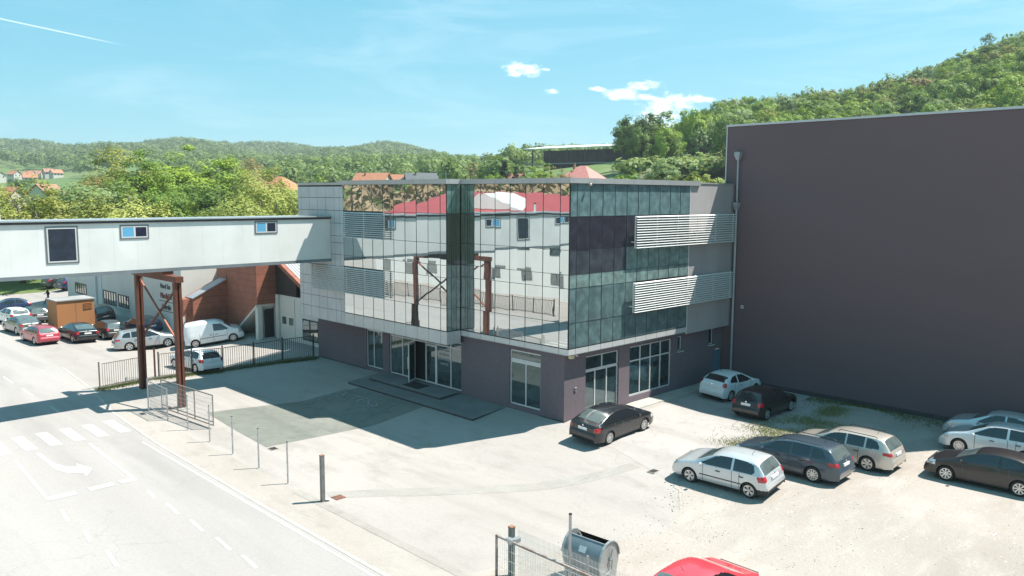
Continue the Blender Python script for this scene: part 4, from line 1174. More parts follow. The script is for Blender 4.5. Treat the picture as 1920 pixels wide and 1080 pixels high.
def wkwin(y0, y1, z0, z1, n):
    f = MB(); x = X1 - .05
    f.box(x, y0, z0, X1 - .002, y1, z0 + .1); f.box(x, y0, z1 - .1, X1 - .002, y1, z1)
    for k in range(n + 1):
        yy = y0 + (y1 - y0 - .14) * k / n; f.box(x + .001, yy, z0 + .1, X1 - .002, yy + .14, z1 - .1)
    o = f.build('window', M_wfr, t_, world_coords=True)
    p = MB(); p.box(X1 - .02, y0 + .02, z0 + .1, X1 - .003, y1 - .02, z1 - .1); q = p.build('pane', G_wk, None); q.data.transform(Matrix.Translation(-t_.location)); q.parent = o
    s = MB(); s.box(X1 - .12, y0 - .1, z0 - .12, X1 - .002, y1 + .1, z0 - .02); q = s.build('sill', M_wht, None); q.data.transform(Matrix.Translation(-t_.location)); q.parent = o
wkwin(51.9, 54.6, .5, 1.68, 4); wkwin(55.2, 58.7, .4, 1.74, 5); wkwin(63.8, 67.3, .68, 1.8, 5)
M_let = mat('dark sign lettering', (.035, .04, .045), .6); M_letr = mat('red sign lettering', (.20, .035, .03), .6)
for s, z, sz, mm, yy in (('Nord Est', 3.15, .56, M_let, 43.3), ('Pilot&Co', 2.3, .66, M_letr, 43.2), ('Interslo', 1.4, .62, M_let, 43.2)):
    me = text_mesh(s, sz, .01, .008); me.materials.append(mm); o = mkobj('lettering', me, t_)
    o.matrix_local = Matrix.Translation(Vector((X1 - .03, yy, z)) - t_.location) @ Matrix(((0, 0, -1, 0), (-1, 0, 0, 0), (0, 1, 0, 0), (0, 0, 0, 1)))
f_ = MB()
for z in (1.2, 2.02): f_.box(X1 - .03, 41.7, z, X1 - .002, 44.7, z + .05)
f_.build('sign_frame', M_let, t_, world_coords=True)

t_ = thing('brick_red_stair_annex', 'angular brick red clad stair block with lean-to roof and garage door beside the glass building', 'building', (3, 33, 0))
M_brick = mat('brick red cladding', (.34, .125, .08), .75, 0, .2, 1.1, vs3=3)
m_ = M_brick.node_tree; tt = NT(m_.nodes, m_.links); bb = m_.nodes['Principled BSDF']
src = bb.inputs['Base Color'].links[0].from_socket
br = tt.n.new('ShaderNodeTexBrick'); br.inputs['Scale'].default_value = 1; br.inputs['Brick Width'].default_value = 1.1; br.inputs['Row Height'].default_value = .5
br.inputs['Mortar Size'].default_value = .018; br.inputs['Color1'].default_value = (1, 1, 1, 1); br.inputs['Color2'].default_value = (.93, .93, .93, 1); br.inputs['Mortar'].default_value = (.6, .6, .6, 1)
P_ = tt.n.new('ShaderNodeNewGeometry').outputs['Position']
sx = tt.n.new('ShaderNodeSeparateXYZ'); tt.l.new(P_, sx.inputs[0]); cb = tt.n.new('ShaderNodeCombineXYZ')
tt.l.new(tt.m('ADD', sx.outputs[0], sx.outputs[1]), cb.inputs[0]); tt.l.new(sx.outputs[2], cb.inputs[1]); tt.l.new(cb.outputs[0], br.inputs['Vector'])
tt.l.new(tt.mix(1., src, br.outputs['Color'], 'MULTIPLY'), bb.inputs['Base Color'])
# sloping parapet face (A), turning into the taller block (B)
YA = 36.8
a_ = MB(); a_.prism([(-2.7, YA, -.6), (.12, YA, -.6), (.12, YA, 4.95), (.05, YA, 4.25), (-2.7, YA, 2.92)], (0, 1.6, 0)); a_.build('stair_parapet', M_brick, t_, world_coords=True)
a_ = MB(); a_.bar((-2.76, YA + .5, 2.96), (.05, YA + .5, 4.30), 1.2, .07); a_.build('coping', M_zinc, t_, world_coords=True)
a_ = MB(); a_.box(-3.35, YA + .3, 1.55, -2.71, YA + 1.5, 2.9); a_.build('corner_block', M_brick, t_, world_coords=True)
a_ = MB(); a_.prism([(.12, 31.98, 2.72), (.12, 36.0, -.2), (.12, YA - .01, -.4), (.12, 38.6, -.4), (.12, 38.6, 5.2), (.12, 36.6, 7.2), (.12, 31.98, 7.2)], (.9, 0, 0)); a_.build('tower_side', M_brick, t_, world_coords=True)
a_ = MB(); a_.box(.12, 31.8, 2.70, 1.75, 31.97, 7.2); a_.build('tower_front', M_brick, t_, world_coords=True)
a_ = MB(); a_.hexa([(.1, 31.9, 2.5), (1.7, 31.9, 2.5), (1.7, 36.2, -.35), (.1, 36.2, -.35), (.1, 31.9, 2.69), (1.7, 31.9, 2.69), (1.7, 36.2, -.15), (.1, 36.2, -.15)]); a_.build('stair_soffit', M_cream, t_, world_coords=True)
a_ = MB(); a_.box(.18, 31.85, -.4, .55, 32.25, 2.69); a_.build('pillar', M_cream, t_, world_coords=True)
a_ = MB(); a_.box(1.05, 32.3, 0, 1.74, 32.5, 2.6); a_.build('dark_door', M_joint, t_, world_coords=True)
a_ = MB(); a_.box(1.78, 32.6, -.8, 12, 39.5, 6.8); a_.box(.56, 32.55, -.8, 1.04, 32.7, 2.69); a_.build('wall', M_cream, t_, world_coords=True)
a_ = MB(); a_.box(1.80, 23.5, -.8, 12, 32.59, 3.4); a_.box(1.6, 31.3, -.8, 1.79, 31.7, 3.4); a_.build('garage_wall', M_cream, t_, world_coords=True)
a_ = MB(); a_.prism([(1.76, 32.2, 3.41), (1.76, 28.75, 3.41), (1.76, 28.75, 4.72), (1.76, 32.2, 6.3)], (.25, 0, 0)); a_.build('gable_panel', mat('dark brown panel', (.035, .027, .024), .8, 0, .2, 2), t_, world_coords=True)
a_ = MB(); a_.hexa([(1.5, 26, 3.38), (1.85, 26, 3.38), (1.85, 33, 6.58), (1.5, 33, 6.58), (1.5, 26, 3.72), (1.85, 26, 3.72), (1.85, 33, 6.92), (1.5, 33, 6.92)]); a_.build('verge', M_brick, t_, world_coords=True)
a_ = MB()
for k in range(40):
    x = 1.87 + k * .26; a_.hexa([(x, 26, 3.6), (x + .2, 26, 3.6), (x + .2, 33, 6.8), (x, 33, 6.8), (x, 26, 3.74), (x + .2, 26, 3.74), (x + .2, 33, 6.94), (x, 33, 6.94)])
a_.hexa([(1.86, 26, 3.5), (12.3, 26, 3.5), (12.3, 33, 6.7), (1.86, 33, 6.7), (1.86, 26, 3.66), (12.3, 26, 3.66), (12.3, 33, 6.86), (1.86, 33, 6.86)])
a_.build('corrugated_roof', mat('corrugated sheet', (.52, .53, .53), .4, .5), t_, world_coords=True)
a_ = MB(); a_.box(1.76, 29.1, -.4, 1.795, 31.25, 3.25); gd = a_.build('garage_door', mat('cream garage door', (.56, .54, .49), .6), t_, world_coords=True)
for y0 in (29.3, 30.35):
    a_ = MB(); a_.box(1.74, y0, 1.2, 1.758, y0 + .6, 1.75); q = a_.build('door_window', G_wk, None); q.data.transform(Matrix.Translation(-t_.location)); q.parent = gd
a_ = MB(); a_.box(1.765, 24.6, .3, 1.79, 28.0, 1.9); a_.build('window_frame', M_wfr, t_, world_coords=True)
for y0 in (24.7, 25.85, 27.0):
    a_ = MB(); a_.box(1.75, y0, .4, 1.763, y0 + .95, 1.8); a_.build('window_pane', G_wk, t_, world_coords=True)

# orange kiosk
t_ = thing('orange_kiosk', 'orange brown wooden kiosk with flat grey roof standing in the car park', 'kiosk', (-7.85, 48.2, -.6))
M_or = mat('orange plywood', (.40, .175, .065), .7, 0, .12, .8, streak=(1, 1, .3), obj=True)
a_ = MB(); a_.box(-1.47, 0, -.2, 1.47, 2.4, 2.76); a_.build('walls', M_or, t_, bevel=.02)
a_ = MB(); a_.box(-1.55, -.08, 2.762, 1.55, 2.5, 2.86); a_.build('roof', M_roof, t_)
a_ = MB()
for k in range(5): a_.hexa([(.6, -.05, 1.95 + k * .12), (1.3, -.05, 2.0 + k * .12), (1.3, 0, 2.0 + k * .12), (.6, 0, 1.95 + k * .12), (.6, -.05, 1.98 + k * .12), (1.3, -.05, 2.03 + k * .12), (1.3, 0, 2.03 + k * .12), (.6, 0, 1.98 + k * .12)])
a_.build('vent_slats', M_or, t_)
a_ = MB(); a_.box(-.01, -.006, .1, .01, 0, 2.7); a_.build('joint_strip', M_joint, t_)
t_.rotation_euler.z = R(2)

# ------------------------------------------------------------------ fences, gates and posts
M_fblk = mat('black fence paint', (.022, .022, .024), .5, .3); M_fgal = mat('weathered grey brown fence', (.24, .20, .17), .6, .3, .25, 3); M_galv = mat('galvanised steel', (.42, .44, .45), .42, .6, .15, 3)
def bar_panel(p, q, h, m, root, z0=.12, step=.135, nm='panel'):
    a_ = MB(); P0, Q0 = Vector(p), Vector(q); n = max(2, int((Q0 - P0).length / step)); lo = root.location
    zp, zq = G(p[0], p[1]), G(q[0], q[1])
    A = Vector((p[0], p[1], zp)) - lo; B_ = Vector((q[0], q[1], zq)) - lo
    for zz in (z0, h): a_.bar(A + Vector((0, 0, zz)), B_ + Vector((0, 0, zz)), .04, .04)
    for k in range(n + 1):
        c = A.lerp(B_, k / n); a_.bar(c + Vector((0, 0, z0)), c + Vector((0, 0, h)), .022, .022)
    a_.build(nm, m, root)
def post(p, h, m, root, s=.07):
    a_ = MB(); lo = root.location; z = G(p[0], p[1]) - lo.z; x, y = p[0] - lo.x, p[1] - lo.y
    a_.box(x - s / 2, y - s / 2, z - .3, x + s / 2, y + s / 2, z + h); a_.box(x - s / 2 - .01, y - s / 2 - .01, z + h, x + s / 2 + .01, y + s / 2 + .01, z + h + .02)
    a_.build('post', m, root)
t_ = thing('railing_fence', 'grey brown vertical bar fence between the road and the rust red column', 'fence', (-12, 26, -.6), 0, 'vertical bar fences of the car park')
pts = [(-13.2, 25.9), (-10.6, 26.5)]
bar_panel((-13.0, 25.95), (-10.65, 26.45), 1.5, M_fgal, t_); post(pts[0], 1.62, M_fgal, t_); post(pts[1], 1.62, M_fgal, t_)
t_ = thing('pedestrian_gate', 'narrow rusty framed gate standing ajar between the two bridge columns', 'gate', (-10.0, 26.7, -.6), 0)
post((-9.62, 26.7), 1.95, M_rust, t_, .09); bar_panel((-10.45, 26.55), (-10.1, 27.5), 1.75, M_rust, t_)
t_ = thing('railing_fence', 'long black vertical bar fence running from the gate to the glass building', 'fence', (-5, 25.6, -.5), 0, 'vertical bar fences of the car park')
pts = [(-9.4, 26.65), (-7.2, 26.75), (-5.25, 26.4), (-3.55, 25.3), (-1.9, 24.4), (-.25, 23.1)]
for a, b_ in zip(pts, pts[1:]):
    d = (Vector(b_) - Vector(a)).normalized() * .09
    bar_panel((a[0] + d.x, a[1] + d.y), (b_[0] - d.x, b_[1] - d.y), 1.55, M_fblk if a[0] > -9 else M_fgal, t_)
for a in pts: post(a, 1.68, M_fblk, t_)
a_ = MB(); pb = [(-13.3, 25.75)] + [(-9.4, 26.45)] + [(x, y - .1) for x, y in pts[1:]] + [(0, 22.8)]
for a, b_ in zip(pb, pb[1:]): a_.bar((a[0], a[1], G(*a) + .02), (b_[0], b_[1], G(*b_) + .02), .22, .22)
tag(a_.build('fence_plinth', mat('mossy plinth', (.12, .125, .09), .9, 0, .4, 3)), 'low dark mossy plinth under the black bar fence', 'plinth')

# short row of steel posts along the pavement
pl_ = [(-12.99, 16.21), (-12.97, 13.76), (-13.02, 11.15), (-13.1, 8.59), (-13.15, 6.04), (-13.2, 3.48)]
def rod(loc, lab, grp):
    o = thing('fence_post', lab, 'post', (loc[0], loc[1], G(*loc)), 0, grp); return o
o0 = rod(pl_[0], '', 'thin steel posts in a row along the pavement')
a_ = MB(); a_.box(-.024, -.024, -.2, .024, .024, 1.75); shaft = a_.build('shaft', M_galv, o0)
a_ = MB(); a_.box(-.028, -.028, 1.751, .028, .028, 1.775); a_.build('cap', M_trim, o0); a_ = MB(); a_.box(-.09, -.09, -.05, .09, .09, .012); a_.build('foot', M_kerb, o0)
a_ = MB()
for zz in (.35, .9, 1.45): a_.box(-.034, -.014, zz, -.024, .014, zz + .04)
a_.build('clips', M_trim, o0)
labs = ['thin steel post at the open end of the mesh panel beside the sliding gate', 'second thin steel post, just in front of the mesh gate leaf', 'third thin steel post, beside the free end of the gate leaf',
        'fourth thin steel post, at the corner of the grey tarmac patch', 'fifth thin steel post from the gate', 'sixth thin steel post, last before the thick post']
for i, q in enumerate(pl_):
    o = o0 if i == 0 else o0.copy()
    if i:
        COL.objects.link(o); o.location = (q[0], q[1], G(*q))
        for ch in list(o0.children):
            c = ch.copy(); COL.objects.link(c); c.parent = o
    o['label'] = labs[i]
t_ = thing('gate_post', 'thick square steel gate post at the near end of the thin post row', 'gate post', (-13.22, .80, G(-13.2, .8)), 0, 'thick steel gate posts')
a_ = MB(); a_.box(-.07, -.07, -.2, .07, .07, 1.82); a_.build('shaft', mat('grey steel tube', (.20, .205, .2), .5, .5, .2, 4), t_); a_ = MB(); a_.box(-.078, -.078, 1.821, .078, .078, 1.85); a_.build('cap', M_rustlid, t_)
a_ = MB(); a_.tube((.09, -.04, .08), (.22, -.1, .05), .05, n=10); a_.tube((.1, .05, .1), (.1, .05, .22), .03); a_.build('gate_roller', M_galv, t_)
def mesh_panel(A, B_, z0, z1, root, m, sx=.10, sz=.2, nm='wire_mesh', r=.005):
    a_ = MB(); A = Vector(A); B_ = Vector(B_); L = (B_ - A).length; lo = root.location
    n = int(L / sx)
    for k in range(1, n):
        c = A.lerp(B_, k / n) - lo; a_.bar((c.x, c.y, z0 - lo.z), (c.x, c.y, z1 - lo.z), r * 1.6, r * 1.6)
    nz_ = int((z1 - z0) / sz)
    for k in range(1, nz_):
        z = z0 + (z1 - z0) * k / nz_ - lo.z; a_.bar((A.x - lo.x, A.y - lo.y, z), (B_.x - lo.x, B_.y - lo.y, z), r * 2, r * 2)
    return a_.build(nm, m, root)
t_ = thing('sliding_gate', 'galvanised sliding gate leaf with tube frame and wire mesh near the bridge column', 'gate', (-12.3, 15.8, -.6), 0, 'galvanised sliding gates')
lo = t_.location
a_ = MB(); F_ = [(-12.45, 18.35), (-11.95, 13.1)]
def P3(i, z): return Vector((F_[i][0], F_[i][1], z)) - lo
def PF(f, z): return Vector((F_[0][0] + (F_[1][0] - F_[0][0]) * f, F_[0][1] + (F_[1][1] - F_[0][1]) * f, z)) - lo
for z in (-.42, -.25, 1.12): a_.bar(P3(0, z), P3(1, z), .05, .05)
for f in (0, .33, .66, 1): a_.bar(PF(f, -.44), PF(f, 1.14), .045, .045)
a_.build('frame', mat('brown grey gate frame', (.27, .245, .22), .5, .4, .2, 4), t_)
mesh_panel((-12.45, 18.35, 0), (-11.95, 13.1, 0), -.25, 1.12, t_, M_galv, .11, .22)
t_ = thing('mesh_fence', 'short upright wire mesh panel at the road end of the sliding gate', 'mesh fence', (-12.8, 17.4, -.6))
a_ = MB(); a_.bar(Vector((-13.0, 18.8, -.7)) - t_.location, Vector((-13.0, 18.8, 1.2)) - t_.location, .06, .06); a_.build('post', M_galv, t_)
a_ = MB(); a_.bar(Vector((-12.97, 18.7, 1.05)) - t_.location, Vector((-12.97, 16.3, 1.05)) - t_.location, .035, .035); a_.bar(Vector((-12.97, 18.7, -.4)) - t_.location, Vector((-12.97, 16.3, -.4)) - t_.location, .035, .035); a_.build('rail', M_galv, t_)
mesh_panel((-12.97, 18.7, 0), (-12.97, 16.3, 0), -.4, 1.05, t_, M_galv, .09, .2)
# foreground: gate frame, mesh fence, posts
t_ = thing('gate_post', 'thick grey square post with rusty cap beside the mesh fence in the foreground', 'gate post', (-12.3, -8.6, -.6), 0, 'thick steel gate posts')
a_ = MB(); a_.box(-.075, -.075, -.3, .075, .075, 1.58); a_.build('shaft', mat('green grey steel tube', (.13, .17, .17), .5, .4, .2, 4), t_); a_ = MB(); a_.box(-.085, -.085, 1.581, .085, .085, 1.62); a_.build('cap', mat('rusty cap', (.26, .13, .08), .8), t_)
t_ = thing('sliding_gate', 'rusty brown tube gate frame passing the thick post in the foreground', 'gate', (-12.7, -10.5, -.6), 0, 'galvanised sliding gates')
a_ = MB()
for z in (.05, 1.36): a_.bar((0, 2.15, z), (0, -4.0, z), .06, .06)
for y in (2.15, -4.0): a_.bar((0, y, .02), (0, y, 1.39), .06, .06)
a_.build('frame', mat('rusty brown frame', (.24, .17, .14), .6, .3, .4, 5, col2=(.36, .35, .34)), t_)
a_ = MB(); a_.box(-.05, 1.45, 1.28, .35, 1.62, 1.40); a_.box(-.09, 1.4, 1.36, .06, 1.66, 1.46); a_.build('latch', M_galv, t_)
mesh_panel((-12.7, -8.4, 0), (-12.7, -14.4, 0), -.5, .74, t_, mat('bright galvanised wire', (.62, .64, .63), .4, .3), .10, .3, r=.0035)
t_ = thing('mesh_fence', 'bright welded wire fence running between the foreground gate and the dumpster', 'mesh fence', (-12.2, -11, -.6))
mesh_panel((-12.2, -8.75, 0), (-12.2, -14.6, 0), -.5, .95, t_, mat('bright galvanised wire', (.62, .64, .63), .4, .3), .05, .2, r=.0045)
for y in (-11.57, -14.2):
    a_ = MB(); a_.box(-.03, y + 11 - .03, -.2, .03, y + 11 + .03, 1.62); a_.build('post', M_galv, t_)
t_ = thing('tall_post', 'tall thin grey pole rising from the foreground mesh fence', 'post', (-12.32, -11.0, -.6))
a_ = MB(); a_.box(-.03, -.03, -.2, .03, .03, 2.7); a_.build('shaft', M_galv, t_); a_ = MB(); a_.box(-.036, -.036, 2.701, .036, .036, 2.74); a_.build('cap', M_trim, t_); a_ = MB(); a_.box(-.05, -.035, 1.4, .05, .035, 1.5); a_.build('clamp', M_galv, t_)
# waste container
t_ = thing('waste_container', 'galvanised waste container with its round lid rolled open behind the mesh fence', 'waste container', (-10.85, -10.55, -.6), R(4))
M_bin = mat('galvanised container sheet', (.23, .27, .29), .4, .55, .15, 2.)
M_bin2 = mat('pale container end', (.42, .44, .44), .42, .5, .12, 2.)
W2, D2 = .66, .46
prof = [(-.36, .22), (-.44, .62), (-.50, .78), (-.50, .95), (-.44, 1.16), (-.32, 1.34), (-.18, 1.45)]
a_ = MB(); n = len(prof)
vs1 = [(x, -W2, z) for x, z in prof] + [(x, W2, z) for x, z in prof]
vi = [(x + .03, -W2, z - .01) for x, z in prof] + [(x + .03, W2, z - .01) for x, z in prof]
a_.add(vs1, [(i, i + 1, n + i + 1, n + i) for i in range(n - 1)]); a_.add(vi, [(i, n + i, n + i + 1, i + 1) for i in range(n - 1)])
a_.add([(.50, -W2, .78), (.50, W2, .78), (.50, W2, 1.02), (.50, -W2, 1.02), (.36, -W2, .22), (.36, W2, .22), (-.36, -W2, .22), (-.36, W2, .22)], [(0, 1, 2, 3), (4, 5, 1, 0), (6, 7, 5, 4)])
a_.build('tub', M_bin, t_, smooth=True)
for s in (-1, 1):
    a_ = MB(); pe = [(-.36, .22), (-.44, .62), (-.50, .78), (-.50, .95), (-.44, 1.16), (-.32, 1.34), (-.18, 1.45), (0, 1.49), (.2, 1.45), (.36, 1.33), (.46, 1.16), (.50, .95), (.50, .78), (.44, .62), (.36, .22)]
    a_.prism([(x, s * W2, z) for x, z in pe], (0, s * .025, 0)); a_.build('end_wall', M_bin2, t_)
    a_ = MB(); y = s * (W2 + .03)
    for a, b_ in zip(pe[3:12], pe[4:12]): a_.bar((a[0] * 1.03, y, a[1] * 1.01), (b_[0] * 1.03, y, b_[1] * 1.01), .07, .03)
    a_.build('rim', M_bin2, t_)
    a_ = MB(); a_.tube((.0, y, .95), (.0, y + s * .08, .95), .04); a_.bar((.0, y + s * .05, .95), (.1, y + s * .05, 1.25), .03, .04); a_.bar((-.25, y + s * .06, .55), (.05, y + s * .06, .62), .03, .04); a_.bar((.05, y + s * .06, .62), (.1, y + s * .05, .95), .03, .04); a_.build('pivot_arm', M_galv, t_)
    for xx in (-.28, .28):
        a_ = MB(); a_.lathe([(-.025, .001), (-.025, .09), (.025, .09), (.025, .001)], (xx, s * .5, .1), 'y', 14); a_.bar((xx, s * .5, .1), (xx, s * .5, .24), .04, .06); a_.build('castor', M_tyre, t_)
a_ = MB(); lp = [(.38, .98), (.44, 1.16), (.36, 1.30), (.26, 1.40)]; nn = len(lp)
a_.add([(x, -W2 + .02, z) for x, z in lp] + [(x, W2 - .02, z) for x, z in lp], [(i, i + 1, nn + i + 1, nn + i) for i in range(nn - 1)]); a_.build('rolled_lid', mat('dark rusty inside', (.06, .035, .03), .8), t_, smooth=True)
a_ = MB(); a_.box(-.4, -W2 + .01, .8, .42, W2 - .01, .82); a_.build('rubbish_floor', M_under, t_)
a_ = MB(); a_.tube((-.19, -W2, 1.46), (-.19, W2, 1.46), .022); a_.build('edge_tube', M_galv, t_)
a_ = MB(); a_.hexa([(-.463, -.12, 1.12), (-.463, .12, 1.12), (-.45, .12, 1.13), (-.45, -.12, 1.13), (-.385, -.12, 1.29), (-.385, .12, 1.29), (-.37, .12, 1.28), (-.37, -.12, 1.28)]); a_.build('sticker', M_plate, t_)

# pedestrian far across the car park
def person(x, y, z, rz):
    t_ = thing('person', 'person in dark clothes striding across the car park beyond the orange kiosk', 'person', (x, y, z), rz)
    J = dict(hip=(0, 0, .93), chest=(.02, 0, 1.30), neck=(.04, 0, 1.50), head=(.07, 0, 1.66), top=(.07, 0, 1.74),
             sl=(.03, .19, 1.44), el=(-.14, .25, 1.18), wl_=(.02, .26, .97), hl=(.06, .26, .90), sr=(.03, -.19, 1.44), er=(.16, -.25, 1.18), wr=(.34, -.22, 1.08), hr=(.40, -.22, 1.06),
             tl=(0, .1, .88), kl=(.24, .11, .50), al=(.38, .11, .09), fl=(.52, .12, .05), tr=(0, -.1, .88), kr=(-.12, -.11, .47), ar=(-.42, -.11, .16), fr=(-.36, -.12, .04))
    Rr = dict(hip=.14, chest=.15, neck=.06, head=.095, top=.08, sl=.065, el=.045, wl_=.035, hl=.035, sr=.065, er=.045, wr=.035, hr=.035, tl=.085, kl=.06, al=.045, fl=.04, tr=.085, kr=.06, ar=.045, fr=.04)
    E_ = [('hip', 'chest'), ('chest', 'neck'), ('neck', 'head'), ('head', 'top'), ('chest', 'sl'), ('sl', 'el'), ('el', 'wl_'), ('wl_', 'hl'), ('chest', 'sr'), ('sr', 'er'), ('er', 'wr'), ('wr', 'hr'),
          ('hip', 'tl'), ('tl', 'kl'), ('kl', 'al'), ('al', 'fl'), ('hip', 'tr'), ('tr', 'kr'), ('kr', 'ar'), ('ar', 'fr')]
    k = list(J); me = bpy.data.meshes.new('body'); me.from_pydata([J[q] for q in k], [(k.index(a), k.index(b_)) for a, b_ in E_], [])
    o = mkobj('body', me, t_); md = o.modifiers.new('skin', 'SKIN'); sv = me.skin_vertices[0].data
    for i, q in enumerate(k): sv[i].radius = (Rr[q], Rr[q])
    sv[k.index('hip')].use_root = True
    o.modifiers.new('sub', 'SUBSURF').levels = 1; o.modifiers['sub'].render_levels = 2
    dg = bpy.context.evaluated_depsgraph_get(); m2 = bpy.data.meshes.new_from_object(o.evaluated_get(dg)); o.modifiers.clear(); o.data = m2
    skin = mat('skin', (.42, .25, .18), .6); cl1 = mat('black jacket', (.02, .02, .024), .8); cl2 = mat('dark trousers', (.03, .035, .05), .8)
    for m_ in (skin, cl1, cl2): m2.materials.append(m_)
    for p in m2.polygons:
        c = p.center; p.material_index = 0 if (c.z > 1.52 or (c - Vector(J['hl'])).length < .07 or (c - Vector(J['hr'])).length < .07) else (1 if c.z > .92 else 2)
        p.use_smooth = True
    a_ = MB(); a_.lathe([(-.02, .105), (.05, .103), (.10, .06), (.115, .001)], (.055, 0, 1.68), 'z', 12); a_.build('hair', mat('dark hair', (.02, .015, .012), .7), t_, smooth=True)
person(-4.3, 69.6, G(-4.3, 69.6), R(170))

# ------------------------------------------------------------------ vegetation
M_bark = mat('bark', (.10, .085, .07), .9, 0, .3, 2)
LEAF = {
 'mid': leafmat('mid green leaves', (0.098, 0.168, 0.028), (0.221, 0.327, 0.056)),
 'bright': leafmat('bright green leaves', (0.150, 0.248, 0.028), (0.300, 0.407, 0.052)),
 'yellow': leafmat('yellow green willow leaves', (0.246, 0.290, 0.065), (0.392, 0.406, 0.109)),
 'gold': leafmat('golden olive leaves', (0.20, 0.215, 0.045), (0.33, 0.32, 0.08)),
 'grey': leafmat('grey green leaves', (0.177, 0.248, 0.098), (0.336, 0.407, 0.195)),
 'dark': leafmat('dark green leaves', (0.062, 0.115, 0.024), (0.150, 0.231, 0.050)),
 'brown': leafmat('red brown budding leaves', (0.246, 0.174, 0.080), (0.377, 0.275, 0.131)),
 'spruce': leafmat('dark spruce needles', (0.014, 0.032, 0.017), (0.038, 0.065, 0.035), trans=.05),
 'far2': leafmat('hazy mixed leaves', (.075, .125, .045), (.19, .23, .085)),
 'pale': leafmat('pale blossom leaves', (0.290, 0.319, 0.174), (0.522, 0.522, 0.348)),
 'far': leafmat('distant mixed leaves', (0.09, 0.155, 0.045), (0.25, 0.31, 0.09)),
 'bare': leafmat('tan bare twigs', (0.290, 0.203, 0.123), (0.493, 0.377, 0.246), trans=.1),
}


def leaf_cloud(centres, radii, per, size, seed, squash=.8, outward=None, tintrange=1.):
    """quads scattered through a set of clumps; returns verts, quads, tint"""
    g = np.random.default_rng(seed); n = len(centres)
    C_ = np.repeat(centres, per, axis=0); Rr = np.repeat(radii, per)
    d = g.normal(size=(n * per, 3)); d /= np.linalg.norm(d, axis=1)[:, None]
    rr = Rr * (g.random(n * per) ** .3)
    P = C_ + d * rr[:, None] * np.array([1, 1, squash])
    nrm = d * 1.1 + g.normal(size=d.shape) * .42 + np.array([0, 0, .25]); 
    if outward is not None: nrm = nrm * .6 + outward[np.repeat(np.arange(n), per)] * .9; nrm /= np.linalg.norm(nrm, axis=1)[:, None]
    a = np.cross(nrm, g.normal(size=d.shape)); a /= np.linalg.norm(a, axis=1)[:, None]; b_ = np.cross(nrm, a)
    s = size * (.55 + .9 * g.random(n * per))
    a *= s[:, None]; b_ *= (s * (.5 + .5 * g.random(n * per)))[:, None]
    V_ = np.stack([P - a, P + b_ * .9, P + a, P - b_ * .9], 1).reshape(-1, 3)
    Q = np.arange(len(V_)).reshape(-1, 4)
    tint = np.clip(np.repeat(g.random(n), per) * .5 + g.random(n * per) * .3, 0, 1) * tintrange
    return V_, Q, tint


def crown_points(kind, seed):
    g = np.random.default_rng(seed)
    if kind == 'round': n, H, r = 95, 10.5, 4.3
    elif kind == 'tall': n, H, r = 100, 14, 3.6
    elif kind == 'willow': n, H, r = 90, 9.5, 4.2
    elif kind == 'sparse': n, H, r = 70, 11, 3.8
    else: n, H, r = 40, 3.2, 2.2
    cs, rs = [], []
    if kind == 'bush': n, zc, rz_ = 40, H * .5, H * .45
    else: zc, rz_ = H * .55, H * .42
    for i in range(n):
        d = g.normal(size=3); d /= np.linalg.norm(d)
        if d[2] < -.35: d[2] *= -.5
        q = (.80 + .18 * g.random()) if i % 4 else .45 * g.random() + .2
        wob = 1 + .16 * math.sin(d[0] * 4 + seed) + .14 * math.cos(d[1] * 5 + seed * 2) + .1 * math.sin(d[2] * 6 + seed)
        if kind == 'sparse': q *= .7 + .35 * g.random()
        p = np.array([d[0] * r * q * wob, d[1] * r * q * wob, zc + d[2] * rz_ * q * wob])
        cs.append(p); rs.append(r * (.235 if kind != 'sparse' else .17) * (.65 + .6 * g.random()))
    return np.array(cs), np.array(rs), H, r


TREES = {}
def tree_mesh(kind, var, leaf, per, size):
    key = (kind, var, leaf)
    if key in TREES: return TREES[key]
    if kind == 'spruce':
        g = np.random.default_rng(var); cs, rs = [], []
        for lv in range(22):
            z = 1 + lv * .62; rad_ = 3.3 * (1 - lv / 22.5) ** .9
            for k in range(max(3, int(rad_ * 4))):
                a = g.random() * 6.28; q = rad_ * (.45 + .55 * g.random()); cs.append([q * math.cos(a), q * math.sin(a), z - q * .18]); rs.append(.5)
        cs, rs, H, r = np.array(cs), np.array(rs), 14.5, 3.3
    else: cs, rs, H, r = crown_points(kind, var)
    ow = cs - np.array([0, 0, H * .42]); ow /= np.linalg.norm(ow, axis=1)[:, None] + 1e-6
    V_, Q, T = leaf_cloud(cs, rs, per, size, var + 5, .8 if kind != 'willow' else 1.35, outward=ow)
    me = np_mesh('crown', V_, Q, LEAF[leaf], T)
    tb = MB(); g = random.Random(var)
    tb.tube((0, 0, -1), (0.1, 0, H * .45), r * .07, r * .045, 8)
    if kind != 'spruce':
        for k in range(9):
            c = cs[(k * 7) % len(cs)]; z0 = H * (.22 + .03 * k); tb.tube((.05, 0, z0), (c[0] * .85, c[1] * .85, c[2]), r * .032, r * .008, 6)
    else: tb.tube((0, 0, H * .4), (0, 0, H * .97), .12, .03, 6)
    o = tb.build('trunk', M_bark, smooth=True); tm = o.data; bpy.data.objects.remove(o)
    TREES[key] = (me, tm, H, r)
    return TREES[key]


def tree(kind, var, leaf, x, y, z, h, wid, label, group=None, per=26, size=.26, name='tree', cat='tree'):
    me, tm, H, r = tree_mesh(kind, var, leaf, per, size)
    o = thing(name, label, cat, (x, y, z - .15), random.random() * 6.28, group)
    o.scale = (wid / (2 * r) / 1.12,) * 2 + (h / H / 1.03,)
    mkobj('crown', me, o); mkobj('trunk', tm, o)
    return o


